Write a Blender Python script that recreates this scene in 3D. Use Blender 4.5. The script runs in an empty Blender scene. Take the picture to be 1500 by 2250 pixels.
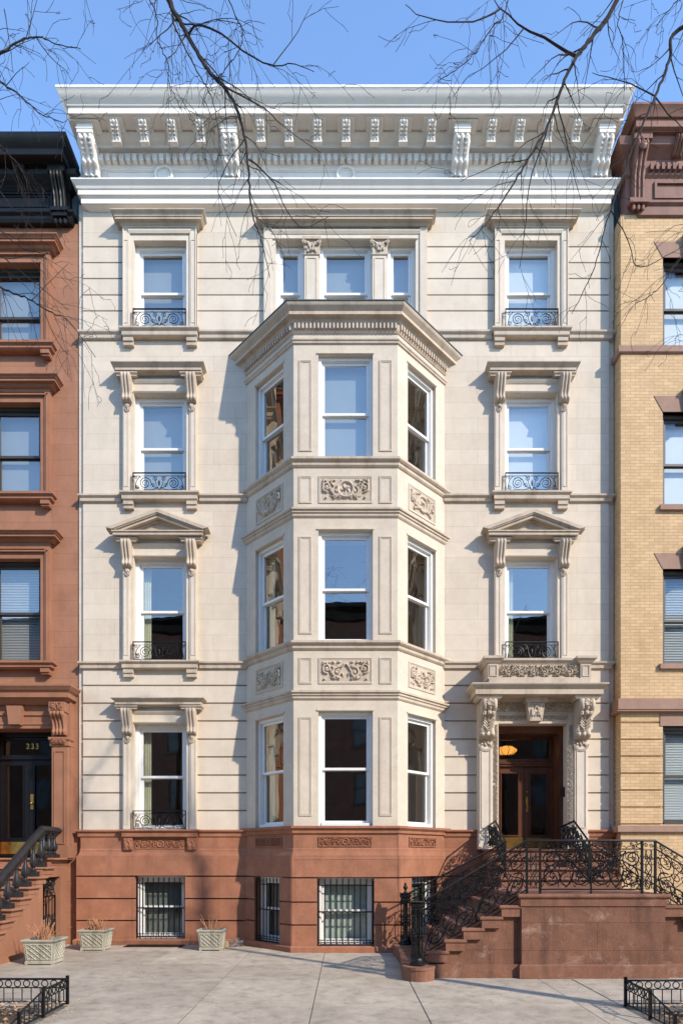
import bpy, math, random
import numpy as np
from mathutils import Matrix, Vector
rnd = random.Random(7)
S = bpy.context.scene
COL = S.collection
PI = math.pi
R = math.radians
# ---- measured camera: 14 m in front of the limestone wall, eye 1.9 m ----
D, F, PX, PY, EYE = 14.0, 1400.0, 759.0, 1885.0, 1.9
def X(px, Y=0.0): return (px-PX)*(D+Y)/F
def Z(py, Y=0.0): return EYE+(PY-py)*(D+Y)/F

# ------------------------------------------------------------------ mesh builder
class MB:
    def __init__(s): s.v=[]; s.f=[]; s.M=None
    def add(s, vs, fs):
        b=len(s.v)
        if s.M is not None: vs=[tuple(s.M@Vector(v)) for v in vs]
        s.v.extend(vs); s.f.extend([tuple(b+i for i in f) for f in fs]); return s
    def box(s,x0,x1,y0,y1,z0,z1):
        if x0>x1:x0,x1=x1,x0
        if y0>y1:y0,y1=y1,y0
        if z0>z1:z0,z1=z1,z0
        return s.add([(x0,y0,z0),(x1,y0,z0),(x1,y1,z0),(x0,y1,z0),(x0,y0,z1),(x1,y0,z1),(x1,y1,z1),(x0,y1,z1)],
          [(0,3,2,1),(4,5,6,7),(0,1,5,4),(1,2,6,5),(2,3,7,6),(3,0,4,7)])
    def sheet(s,x0,x1,y,z0,z1): return s.add([(x0,y,z0),(x1,y,z0),(x1,y,z1),(x0,y,z1)],[(0,1,2,3)])
    def cbox(s,x0,x1,y0,y1,z0,z1,c=.008):
        # box with chamfered front (-y) edges
        s.add([(x0,y1,z0),(x1,y1,z0),(x1,y1,z1),(x0,y1,z1),
               (x0,y0+c,z0),(x1,y0+c,z0),(x1,y0+c,z1),(x0,y0+c,z1),
               (x0+c,y0,z0+c),(x1-c,y0,z0+c),(x1-c,y0,z1-c),(x0+c,y0,z1-c)],
              [(0,3,2,1),(0,1,5,4),(1,2,6,5),(2,3,7,6),(3,0,4,7),(4,5,9,8),(5,6,10,9),(6,7,11,10),(7,4,8,11),(8,9,10,11)])
        return s
    def prism(s,poly,a,b,axis='z'):
        n=len(poly)
        def m(p,t):
            if axis=='z': return (p[0],p[1],t)
            if axis=='y': return (p[0],t,p[1])
            return (t,p[0],p[1])
        return s.add([m(p,a) for p in poly]+[m(p,b) for p in poly],
            [tuple(range(n))[::-1],tuple(range(n,2*n))]+[(i,(i+1)%n,n+(i+1)%n,n+i) for i in range(n)])
    def tube(s,pts,r,n=5,r2=None,cap=True,flat=1.0):
        P=[Vector(p) for p in pts]
        if len(P)<2: return s
        k=len(P); rs=r if isinstance(r,(list,tuple)) else [r+((r2 if r2 is not None else r)-r)*i/(k-1) for i in range(k)]
        vs=[];up=None
        for i,p in enumerate(P):
            t=(P[min(i+1,k-1)]-P[max(i-1,0)])
            if t.length<1e-9: t=Vector((0,0,1))
            t.normalize()
            if up is None:
                up=t.cross(Vector((0,1,0)))
                if up.length<.2: up=t.cross(Vector((1,0,0)))
            else:
                up=up-t*up.dot(t)
                if up.length<1e-6: up=t.orthogonal()
            up.normalize(); bi=t.cross(up)
            for j in range(n):
                a=2*PI*j/n
                vs.append(tuple(p+(up*math.cos(a)*flat+bi*math.sin(a))*rs[i]))
        fs=[]
        for i in range(k-1):
            for j in range(n):
                a=i*n+j;b=i*n+(j+1)%n
                fs.append((a,b,b+n,a+n))
        if cap: fs.append(tuple(range(n))[::-1]); fs.append(tuple(range((k-1)*n,k*n)))
        return s.add(vs,fs)
    def lathe(s,c,prof,n=12,rot=0):
        vs=[];fs=[];k=len(prof)
        for r,z in prof:
            for j in range(n):
                a=2*PI*j/n+rot; vs.append((c[0]+r*math.cos(a),c[1]+r*math.sin(a),c[2]+z))
        for i in range(k-1):
            for j in range(n):
                a=i*n+j;b=i*n+(j+1)%n; fs.append((a,b,b+n,a+n))
        fs.append(tuple(range(n))[::-1]); fs.append(tuple(range((k-1)*n,k*n)))
        return s.add(vs,fs)
    def blob(s,c,r,seed=0,n=8,m=6,bump=.15):
        q=random.Random(seed); vs=[];fs=[]
        for i in range(m+1):
            th=PI*i/m
            for j in range(n):
                a=2*PI*j/n; k=1+bump*(q.random()*2-1)
                vs.append((c[0]+r[0]*k*math.sin(th)*math.cos(a),c[1]+r[1]*k*math.sin(th)*math.sin(a),c[2]+r[2]*k*math.cos(th)))
        for i in range(m):
            for j in range(n):
                a=i*n+j;b=i*n+(j+1)%n; fs.append((a+n,b+n,b,a))
        return s.add(vs,fs)
    def sweep(s,path,prof,yend=None):
        def off(p):
            L=[]
            for i in range(len(path)-1):
                a=Vector(path[i]);b=Vector(path[i+1]);d=(b-a).normalized();n=Vector((d.y,-d.x))
                L.append((a+n*p,d,b+n*p))
            out=[]
            def yint(a,d,y): return Vector((a.x+d.x*(y-a.y)/d.y,y))
            out.append(yint(L[0][0],L[0][1],yend) if (yend is not None and abs(L[0][1].y)>1e-4) else L[0][0])
            for i in range(len(L)-1):
                a,d,_=L[i]; b,e,_=L[i+1]
                den=d.x*e.y-d.y*e.x
                if abs(den)<1e-6: out.append(b)
                else:
                    t=((b.x-a.x)*e.y-(b.y-a.y)*e.x)/den; out.append(a+d*t)
            out.append(yint(L[-1][0],L[-1][1],yend) if (yend is not None and abs(L[-1][1].y)>1e-4) else L[-1][2])
            return out
        n=len(path); vs=[]
        for p,z in prof:
            for q in off(p): vs.append((q.x,q.y,z))
        k=len(prof); fs=[]
        for i in range(k-1):
            for j in range(n-1):
                a=i*n+j; fs.append((a,a+1,a+n+1,a+n))
        fs.append(tuple(range(n))); fs.append(tuple(range((k-1)*n,k*n))[::-1])
        fs.append(tuple(i*n for i in range(k))[::-1]); fs.append(tuple(i*n+n-1 for i in range(k)))
        return s.add(vs,fs)
    def mold(s,x0,x1,prof,yf=-.01,yw=.02):
        return s.sweep([(x0,yw),(x0,yf),(x1,yf),(x1,yw)],prof)
    def ring(s,x0,x1,z0,z1,w,y0,y1):
        s.box(x0,x0+w,y0,y1,z0,z1);s.box(x1-w,x1,y0,y1,z0,z1)
        s.box(x0+w,x1-w,y0,y1,z0,z0+w);s.box(x0+w,x1-w,y0,y1,z1-w,z1); return s
    def plates(s,x0,x1,z0,z1,holes,y0,y1):
        xs=sorted({x0,x1}|{min(max(h[i],x0),x1) for h in holes for i in (0,1)})
        zs=sorted({z0,z1}|{min(max(h[i],z0),z1) for h in holes for i in (2,3)})
        for a,b in zip(xs,xs[1:]):
            run=None
            for c,d in list(zip(zs,zs[1:]))+[(None,None)]:
                free = c is not None and b-a>1e-5 and not any(h[0]<(a+b)/2<h[1] and h[2]<(c+d)/2<h[3] for h in holes)
                if free: run=(run[0],d) if run else (c,d)
                elif run: s.box(a,b,y0,y1,run[0],run[1]); run=None
        return s
    def courses(s,x0,x1,z0,z1,gz,holes,y0,y1,g=.032):
        e=[z0]+sorted(z for z in gz if z0<z<z1)+[z1]
        for i,(a,b) in enumerate(zip(e,e[1:])):
            a2=a+(g/2 if i>0 else 0); b2=b-(g/2 if i<len(e)-2 else 0)
            hs=[h for h in holes if h[2]<b2 and h[3]>a2]
            xs=sorted({x0,x1}|{min(max(h[k],x0),x1) for h in hs for k in (0,1)})
            zs=sorted({a2,b2}|{min(max(h[k],a2),b2) for h in hs for k in (2,3)})
            for p,q in zip(zs,zs[1:]):
                if q-p<1e-4: continue
                run=None
                for u,v in list(zip(xs,xs[1:]))+[(None,None)]:
                    free = u is not None and v-u>1e-5 and not any(h[0]<(u+v)/2<h[1] and h[2]<(p+q)/2<h[3] for h in hs)
                    if free: run=(run[0],v) if run else (u,v)
                    elif run: s.box(run[0],run[1],y0,y1,p,q); run=None
        return s
    def console(s,xc,w,prof,yb=0,lobes=3,amp=.015,n=26,m=18):
        # prof: control points (projection,z) top->bottom ; Catmull smooth
        P=smooth2(prof,n); vs=[];fs=[];k=len(P)
        for p,z in P:
            for j in range(m+1):
                t=j/m
                vs.append((xc-w/2+w*t, yb-(p+amp*(abs(math.sin(PI*lobes*t))-.5)*min(1,p/.05)), z))
        for i in range(k-1):
            for j in range(m):
                a=i*(m+1)+j; fs.append((a,a+m+1,a+m+2,a+1))
        b=len(vs)
        for p,z in P: vs.append((xc-w/2,yb,z)); vs.append((xc+w/2,yb,z))
        for i in range(k-1):
            fs.append((i*(m+1),b+2*i,b+2*i+2,(i+1)*(m+1)))
            fs.append((i*(m+1)+m,(i+1)*(m+1)+m,b+2*i+3,b+2*i+1))
        fs.append(tuple(range(m+1))+(b+1,b)); fs.append(tuple(range((k-1)*(m+1),k*(m+1)))[::-1]+(b+2*k-2,b+2*k-1))
        return s.add(vs,fs)
    def build(s,name,mat,parent=None,smooth=False,loc=None,rotz=0):
        me=bpy.data.meshes.new(name); me.from_pydata([tuple(v) for v in s.v],[],s.f); me.validate(); me.update()
        if smooth:
            me.polygons.foreach_set('use_smooth',[True]*len(me.polygons))
            try: me.set_sharp_from_angle(angle=R(smooth if smooth is not True else 50))
            except Exception: pass
        me.materials.append(mat)
        o=bpy.data.objects.new(name,me); COL.objects.link(o)
        if parent: o.parent=parent
        if loc: o.location=loc
        o.rotation_euler[2]=rotz
        return o
def smooth2(P,n):
    out=[]; k=len(P)
    for i in range(n):
        t=i/(n-1)*(k-1); a=min(int(t),k-2); f=t-a
        q=[P[max(a-1,0)],P[a],P[a+1],P[min(a+2,k-1)]]
        out.append(tuple(.5*((2*q[1][c])+(-q[0][c]+q[2][c])*f+(2*q[0][c]-5*q[1][c]+4*q[2][c]-q[3][c])*f*f+(-q[0][c]+3*q[1][c]-3*q[2][c]+q[3][c])*f**3) for c in range(len(P[0]))))
    return out
def tag(o,label=None,cat=None,group=None,kind=None):
    if label:o['label']=label
    if cat:o['category']=cat
    if group:o['group']=group
    if kind:o['kind']=kind
    return o
def empty(name,loc,label,cat,group=None):
    o=bpy.data.objects.new(name,None); COL.objects.link(o); o.location=loc; o.empty_display_size=.3
    return tag(o,label,cat,group)
def cp(o,parent,loc=None,rotz=None):
    c=o.copy(); COL.objects.link(c); c.parent=parent
    if loc is not None:c.location=loc
    if rotz is not None:c.rotation_euler[2]=rotz
    return c
def copy_tree(o,parent=None):
    kids=[k for k in o.children]; c=cp(o,parent)
    for k in kids: copy_tree(k,c)
    return c

# ------------------------------------------------------------------ materials
def nt(name):
    m=bpy.data.materials.new(name); m.use_nodes=True; t=m.node_tree; t.nodes.clear()
    out=t.nodes.new('ShaderNodeOutputMaterial'); return m,t,out
def N(t,k,**kw):
    n=t.nodes.new(k)
    for a,b in kw.items():
        if a in n.inputs: n.inputs[a].default_value=b
        else: setattr(n,a,b)
    return n
def lk(t,a,b): t.links.new(a,b)
def rgb(c): return (c[0],c[1],c[2],1)
def mixc(t,fac,a,b,mode='MIX'):
    n=t.nodes.new('ShaderNodeMix'); n.data_type='RGBA'; n.blend_type=mode
    for sock,val in ((n.inputs[0],fac),(n.inputs[6],a),(n.inputs[7],b)):
        if hasattr(val,'is_output') or hasattr(val,'links'): lk(t,val,sock)
        else: sock.default_value=val if isinstance(val,(int,float)) else rgb(val)
    return n.outputs[2]
def ramp(t,src,a,b,ca=(0,0,0),cb=(1,1,1)):
    n=t.nodes.new('ShaderNodeValToRGB'); n.color_ramp.elements[0].position=a;n.color_ramp.elements[1].position=b
    n.color_ramp.elements[0].color=rgb(ca);n.color_ramp.elements[1].color=rgb(cb); lk(t,src,n.inputs[0]); return n.outputs[0]
def stone(name,c1,c2,stain,rough=.85,joints=None,bump=.25,stain_amt=.35,fine=.5,coord='Object',island=0,pale=0,gum=0):
    m,t,out=nt(name); tc=N(t,'ShaderNodeTexCoord'); co=tc.outputs[coord]
    if coord=='World': pass
    n1=N(t,'ShaderNodeTexNoise',Scale=.9,Detail=6.0,Roughness=.6); lk(t,co,n1.inputs['Vector'])
    n2=N(t,'ShaderNodeTexNoise',Scale=55.0,Detail=4.0,Roughness=.7); lk(t,co,n2.inputs['Vector'])
    mp=N(t,'ShaderNodeMapping'); mp.inputs['Scale'].default_value=(4.0,4.0,.55); lk(t,co,mp.inputs['Vector'])
    n3=N(t,'ShaderNodeTexNoise',Scale=1.0,Detail=5.0,Roughness=.65); lk(t,mp.outputs[0],n3.inputs['Vector'])
    c=mixc(t,ramp(t,n1.outputs[0],.3,.7),c1,c2)
    f=N(t,'ShaderNodeMath',operation='MULTIPLY'); lk(t,ramp(t,n3.outputs[0],.50,.72),f.inputs[0]); f.inputs[1].default_value=stain_amt
    c=mixc(t,f.outputs[0],c,stain)
    n4=N(t,'ShaderNodeTexNoise',Scale=3.2,Detail=8.0,Roughness=.72); lk(t,co,n4.inputs['Vector'])
    g=ramp(t,n4.outputs[0],.32,.68,(1-.22*fine,)*3,(1+.10*fine,)*3); c=mixc(t,1.0,c,g,'MULTIPLY')
    g=ramp(t,n2.outputs[0],.25,.75,(1-.3*fine,)*3,(1+.12*fine,)*3)
    c=mixc(t,1.0,c,g,'MULTIPLY')
    if pale:
        n5=N(t,'ShaderNodeTexNoise',Scale=1.7,Detail=9.0,Roughness=.75,Distortion=.6); lk(t,co,n5.inputs['Vector'])
        f5=N(t,'ShaderNodeMath',operation='MULTIPLY'); lk(t,ramp(t,n5.outputs[0],.56,.72),f5.inputs[0]); f5.inputs[1].default_value=pale
        c=mixc(t,f5.outputs[0],c,(.50,.34,.26))
    if gum:
        vo=N(t,'ShaderNodeTexVoronoi',Scale=3.3); lk(t,co,vo.inputs['Vector'])
        f6=N(t,'ShaderNodeMath',operation='MULTIPLY'); lk(t,ramp(t,vo.outputs['Distance'],.035,.05,(1,1,1),(0,0,0)),f6.inputs[0]); f6.inputs[1].default_value=gum
        c=mixc(t,f6.outputs[0],c,(.10,.09,.08))
        v2=N(t,'ShaderNodeTexVoronoi',Scale=.42); v2.feature='DISTANCE_TO_EDGE'
        mp2=N(t,'ShaderNodeTexNoise',Scale=2.5,Detail=5.0); lk(t,co,mp2.inputs['Vector']); vm=N(t,'ShaderNodeVectorMath',operation='MULTIPLY_ADD'); lk(t,mp2.outputs['Color'],vm.inputs[0]); vm.inputs[1].default_value=(.5,.5,0); lk(t,co,vm.inputs[2]); lk(t,vm.outputs[0],v2.inputs['Vector'])
        f7=N(t,'ShaderNodeMath',operation='MULTIPLY'); lk(t,ramp(t,v2.outputs['Distance'],.0015,.004,(1,1,1),(0,0,0)),f7.inputs[0]); f7.inputs[1].default_value=.45
        c=mixc(t,f7.outputs[0],c,(.12,.10,.085))
    if island:
        ge=N(t,'ShaderNodeNewGeometry')
        g=ramp(t,ge.outputs['Random Per Island'],0,1,(1-island,)*3,(1+island*.6,)*3); c=mixc(t,1.0,c,g,'MULTIPLY')
    h=n2.outputs[0]
    if joints:
        w,hh,mo,jc,var=joints
        sx=N(t,'ShaderNodeSeparateXYZ'); lk(t,co,sx.inputs[0])
        ad=N(t,'ShaderNodeMath',operation='ADD'); lk(t,sx.outputs[0],ad.inputs[0]); lk(t,sx.outputs[1],ad.inputs[1])
        cx=N(t,'ShaderNodeCombineXYZ'); lk(t,ad.outputs[0],cx.inputs[0]); lk(t,sx.outputs[2],cx.inputs[1])
        b=N(t,'ShaderNodeTexBrick'); b.offset=.5
        b.inputs['Scale'].default_value=1;b.inputs['Brick Width'].default_value=w;b.inputs['Row Height'].default_value=hh
        b.inputs['Mortar Size'].default_value=mo;b.inputs['Mortar Smooth'].default_value=.3
        b.inputs['Color1'].default_value=(1-var,1-var*1.1,1-var*1.3,1);b.inputs['Color2'].default_value=(1+var*.5,)*3+(1,);b.inputs['Mortar'].default_value=rgb(jc)
        lk(t,cx.outputs[0],b.inputs['Vector'])
        c=mixc(t,1.0,c,b.outputs['Color'],'MULTIPLY')
    bs=N(t,'ShaderNodeBsdfPrincipled'); bs.inputs['Roughness'].default_value=rough; bs.inputs['Specular IOR Level'].default_value=.25
    lk(t,c,bs.inputs['Base Color'])
    bp=N(t,'ShaderNodeBump'); bp.inputs['Strength'].default_value=bump; bp.inputs['Distance'].default_value=.01
    lk(t,h,bp.inputs['Height']); lk(t,bp.outputs[0],bs.inputs['Normal'])
    lk(t,bs.outputs[0],out.inputs[0]); return m
def plain(name,c,rough=.5,metal=0,noise=.12,scale=20,spec=.5,bump=0.05):
    m,t,out=nt(name); tc=N(t,'ShaderNodeTexCoord')
    n=N(t,'ShaderNodeTexNoise',Scale=float(scale),Detail=4.0); lk(t,tc.outputs['Object'],n.inputs['Vector'])
    col=mixc(t,ramp(t,n.outputs[0],.3,.7),tuple(x*(1-noise) for x in c),tuple(min(1,x*(1+noise)) for x in c))
    bs=N(t,'ShaderNodeBsdfPrincipled'); bs.inputs['Roughness'].default_value=rough; bs.inputs['Metallic'].default_value=metal
    bs.inputs['Specular IOR Level'].default_value=spec
    lk(t,col,bs.inputs['Base Color'])
    bp=N(t,'ShaderNodeBump'); bp.inputs['Strength'].default_value=bump; bp.inputs['Distance'].default_value=.01
    lk(t,n.outputs[0],bp.inputs['Height']); lk(t,bp.outputs[0],bs.inputs['Normal'])
    lk(t,bs.outputs[0],out.inputs[0]); return m
def glass(name,refl=.5,tint=(.8,.88,.95),wave=.02):
    m,t,out=nt(name); tc=N(t,'ShaderNodeTexCoord')
    n=N(t,'ShaderNodeTexNoise',Scale=2.2,Detail=1.0); lk(t,tc.outputs['Object'],n.inputs['Vector'])
    bp=N(t,'ShaderNodeBump'); bp.inputs['Strength'].default_value=wave; bp.inputs['Distance'].default_value=.3; lk(t,n.outputs[0],bp.inputs['Height'])
    g=N(t,'ShaderNodeBsdfGlossy'); g.inputs['Roughness'].default_value=.01; g.inputs['Color'].default_value=rgb(tint); lk(t,bp.outputs[0],g.inputs['Normal'])
    tr=N(t,'ShaderNodeBsdfTransparent'); tr.inputs['Color'].default_value=(.95,.97,.95,1)
    lw=N(t,'ShaderNodeLayerWeight'); lw.inputs[0].default_value=.5; fr=N(t,'ShaderNodeMath',operation='POWER'); lk(t,lw.outputs['Facing'],fr.inputs[0]); fr.inputs[1].default_value=3.5
    a=N(t,'ShaderNodeMath',operation='MULTIPLY_ADD'); lk(t,fr.outputs[0],a.inputs[0]); a.inputs[1].default_value=.65; a.inputs[2].default_value=refl; a.use_clamp=True
    mx=N(t,'ShaderNodeMixShader'); lk(t,a.outputs[0],mx.inputs[0]); lk(t,tr.outputs[0],mx.inputs[1]); lk(t,g.outputs[0],mx.inputs[2])
    lk(t,mx.outputs[0],out.inputs[0]); return m
M={}
LC1,LC2=(.645,.55,.435),(.595,.50,.388)
M['lime']=stone('limestone_ashlar',LC1,LC2,(.50,.41,.31),joints=(1.45,.34,.0028,(.62,.57,.52),.05),stain_amt=.4,fine=.4)
M['rust']=stone('limestone_rusticated',(.655,.56,.445),(.61,.515,.40),(.50,.41,.315),stain_amt=.35,island=.04,fine=.4)
M['bay']=stone('limestone_bay',(.62,.525,.41),(.575,.48,.367),(.48,.38,.285),stain_amt=.3)
M['trim']=stone('limestone_trim',(.55,.45,.345),(.48,.385,.285),(.26,.20,.135),stain_amt=.6)
M['white']=stone('white_cornice_paint',(.79,.735,.66),(.76,.705,.63),(.58,.52,.44),rough=.55,stain_amt=.3,bump=.05,fine=.15)
M['brown']=stone('brownstone_base',(.41,.175,.098),(.335,.14,.078),(.23,.10,.06),stain_amt=.55,fine=1.0,pale=.14,joints=(1.9,5.0,.004,(.7,.65,.62),.06))
M['brownstoop']=stone('brownstone_stoop',(.27,.125,.078),(.20,.090,.056),(.11,.055,.038),stain_amt=.75,pale=.35,fine=1.2)
M['brownstoopw']=stone('brownstone_stoop_wall',(.26,.122,.076),(.175,.08,.05),(.11,.055,.038),stain_amt=.8,pale=.55,fine=1.3,joints=(1.05,.44,.005,(.6,.55,.5),.08))
M['brown2']=stone('brownstone_facade',(.37,.178,.105),(.305,.142,.082),(.20,.095,.06),stain_amt=.3,joints=(3.2,.345,.004,(.6,.55,.5),.05))
M['brown2t']=stone('brownstone_trim',(.345,.160,.092),(.285,.128,.072),(.20,.085,.052),stain_amt=.4)
M['brick']=stone('buff_brick',(.64,.44,.245),(.58,.39,.21),(.42,.26,.13),stain_amt=.25,joints=(.205,.0675,.006,(.68,.61,.56),.11),bump=.2)
M['rose']=stone('rose_stone',(.36,.225,.16),(.31,.19,.135),(.22,.135,.095),stain_amt=.3)
M['rcorn']=stone('red_brown_paint',(.25,.125,.09),(.19,.09,.062),(.08,.04,.03),rough=.5,bump=.05)
M['black']=plain('black_iron_paint',(.0065,.0063,.006),.42,noise=.4,scale=14,spec=.28)
M['bcorn']=plain('black_cornice_paint',(.007,.0068,.0065),.45,spec=.3,noise=.3,scale=6)
M['rail']=plain('dark_painted_rail',(.018,.017,.017),.45,spec=.35,noise=.35,scale=9)
M['wframe']=plain('white_window_paint',(.72,.70,.66),.4,noise=.03)
M['dframe']=plain('dark_bronze_window_paint',(.045,.038,.030),.45)
M['glass']=glass('window_glass',.27,(.90,.87,.81),wave=.006)
M['glassw']=glass('blind_window_glass',.10,wave=.006)
M['glassd']=glass('door_glass',.10,(.8,.85,.85))
M['glassb']=glass('old_window_glass',.08,(.85,.9,.92),.02)
M['bblind']=stone('basement_blind',(.20,.22,.19),(.17,.19,.165),(.12,.13,.12),stain_amt=.1,fine=.1,bump=0)
M['bshade']=plain('pale_green_curtain',(.34,.40,.36),.9,noise=.15,scale=9)
M['curtain']=plain('cream_curtain',(.70,.70,.52),.9,noise=.06,scale=6)
M['blind']=stone('white_blind',(.66,.69,.70),(.62,.65,.66),(.56,.58,.6),stain_amt=.1,fine=.1,bump=0)
M['shade']=plain('grey_roller_shade',(.27,.30,.31),.9,noise=.04,scale=3)
M['room']=plain('room_wall',(.16,.14,.11),.9,noise=.2,scale=2)
M['wood']=stone('varnished_wood',(.15,.062,.032),(.095,.038,.02),(.03,.014,.009),rough=.3,stain_amt=.6,bump=.05)
M['bdoor']=plain('black_door_paint',(.007,.007,.009),.3,noise=.2,spec=.3)
M['brass']=plain('brass',(.55,.34,.10),.3,1.0,noise=.25,scale=8)
M['iron']=M['black']
M['cast']=stone('cast_stone_planter',(.44,.41,.325),(.33,.305,.235),(.13,.125,.08),stain_amt=.9,bump=.5)
M['soil']=stone('dark_soil',(.10,.065,.042),(.06,.04,.026),(.03,.02,.015),bump=.8)
M['conc']=stone('sidewalk_concrete',(.53,.445,.34),(.39,.325,.245),(.22,.185,.14),stain_amt=.65,gum=.6,bump=.3,island=.13,fine=1.0)
M['joint']=stone('sidewalk_joint',(.16,.14,.12),(.12,.11,.09),(.08,.07,.06))
M['kerb']=stone('granite_kerb',(.33,.33,.33),(.27,.27,.27),(.2,.2,.2))
M['asph']=stone('asphalt',(.055,.055,.057),(.045,.045,.046),(.03,.03,.03),bump=.6)
M['bark']=stone('bark',(.045,.034,.029),(.03,.023,.02),(.07,.055,.045),bump=.8,stain_amt=.3)
M['road']=stone('pale_bounce_road',(.34,.30,.25),(.29,.255,.21),(.2,.17,.14),bump=.6)  # unseen road, colour lightened to bounce warm light into the facade's shade
M['roof']=plain('green_grey_roof_metal',(.07,.085,.08),.5)
M['dry']=plain('dry_stems',(.42,.20,.10),.8,noise=.35,scale=30)
M['evergreen']=plain('evergreen_leaves',(.05,.085,.03),.7,noise=.4,scale=30)
M['leaf']=plain('dead_leaves',(.38,.23,.12),.8,noise=.5,scale=7)
M['oppo']=stone('street_red_brick',(.17,.085,.06),(.14,.07,.05),(.09,.05,.035),joints=(.2,.07,.006,(1.3,1.3,1.3),.15))
M['oppog']=plain('dim_far_window',(.10,.11,.12),.6)
M['plastic']=glass('clear_plastic',.35,(.9,.93,.95),.3)
M['card']=plain('kraft_card',(.48,.33,.19),.8)
def emis(name,c,s):
    m,t,out=nt(name); e=N(t,'ShaderNodeEmission'); e.inputs[0].default_value=rgb(c); e.inputs[1].default_value=s; lk(t,e.outputs[0],out.inputs[0]); return m
M['lamp']=emis('lamp_glow',(1,.42,.08),.42)

# ------------------------------------------------------------------ reusable ornament
def spiral(cx,cz,r,a0,turns,sgn=1,rin=.12,n=26):
    return [(cx+(r*(1-(1-rin)*i/(n-1)))*math.cos(a0+sgn*turns*2*PI*i/(n-1)),cz+(r*(1-(1-rin)*i/(n-1)))*math.sin(a0+sgn*turns*2*PI*i/(n-1))) for i in range(n)]
def bez(a,b,c,d,n=12):
    return [tuple((1-t)**3*a[k]+3*(1-t)**2*t*b[k]+3*(1-t)*t*t*c[k]+t**3*d[k] for k in (0,1)) for t in [i/(n-1) for i in range(n)]]
def relief(name,w,h,mat,parent,loc,rotz=0,seed=0,depth=.03,medal=True,dense=1.0,sub=None):
    q=random.Random(seed); pts=[];rad=[]
    def curve(c,r0,r1):
        k=len(c)
        for i,p in enumerate(c): pts.append(p);rad.append(r0+(r1-r0)*i/max(1,k-1))
    nx=max(1,int(round(w/2/h*1.35*dense))); cw=(w/2)/(nx+.35)
    for i in range(nx):
        cx=(i+.85)*cw; s=1 if i%2 else -1; cz=h*.5+s*h*.10; r=min(cw*.48,h*.36)
        curve(spiral(cx,cz,r,s*PI*.5+PI,1.6,s,n=40),h*.055,h*.035)
        curve(bez((cx-cw,h*.5-s*h*.3),(cx-cw*.5,h*.5-s*h*.42),(cx-cw*.2,cz+s*r),(cx,cz+s*r),14),h*.05,h*.05)
        for k in range(int(9*dense)):
            a=q.random()*2*PI; rr=r*(1.05+.3*q.random()); L=h*.12
            curve([(cx+(rr+L*t)*math.cos(a+.5*t),cz+(rr+L*t)*math.sin(a+.5*t)) for t in (0,.33,.66,1)],h*.05,h*.02)
        curve([(cx,cz)],h*.09,h*.09)
        for k in range(5):
            pts.append((cx+(q.random()-.5)*cw,h*q.choice([.1,.9])+ (q.random()-.5)*h*.08)); rad.append(h*.055)
    pts2=np.array([(a,b) for a,b in pts]+[(-a,b) for a,b in pts]); rad2=np.array(rad+rad)
    st=min(.0085,h/34); gx=int(w/st);gz=int(h/st)
    xs=np.linspace(-w/2,w/2,gx);zs=np.linspace(0,h,gz); XX,ZZ=np.meshgrid(xs,zs); H=np.zeros_like(XX)
    for (px,pz),rr in zip(pts2,rad2):
        d2=((XX-px)**2+(ZZ-pz)**2)/(rr*rr); H=np.maximum(H,np.sqrt(np.clip(1-d2,0,1))*min(1,rr/(h*.05)))
    if medal:
        d=np.hypot(XX,(ZZ-h/2)); r=h*.36
        inside=d<r*1.1; H=np.where(inside,0,H)
        H=np.maximum(H,np.sqrt(np.clip(1-((d-r)/(h*.07))**2,0,1)))
        ang=np.arctan2(ZZ-h/2,XX); H=np.maximum(H,np.where(d<r*.8,(.55+.45*np.cos(5*ang+d/h*14))*np.clip(1.2-d/(r*.8),0,1),0))
    edge=np.minimum(np.minimum(XX+w/2,w/2-XX),np.minimum(ZZ,h-ZZ)); H=H*np.clip(edge/(h*.05),0,1)
    mb=MB(); YY=-H*depth
    mb.v=list(zip(XX.ravel().tolist(),YY.ravel().tolist(),ZZ.ravel().tolist()))
    for i in range(gz-1):
        for j in range(gx-1):
            a=i*gx+j; mb.f.append((a,a+1,a+gx+1,a+gx))
    return mb.build(name,mat,parent,smooth=True,loc=loc,rotz=rotz)
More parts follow.
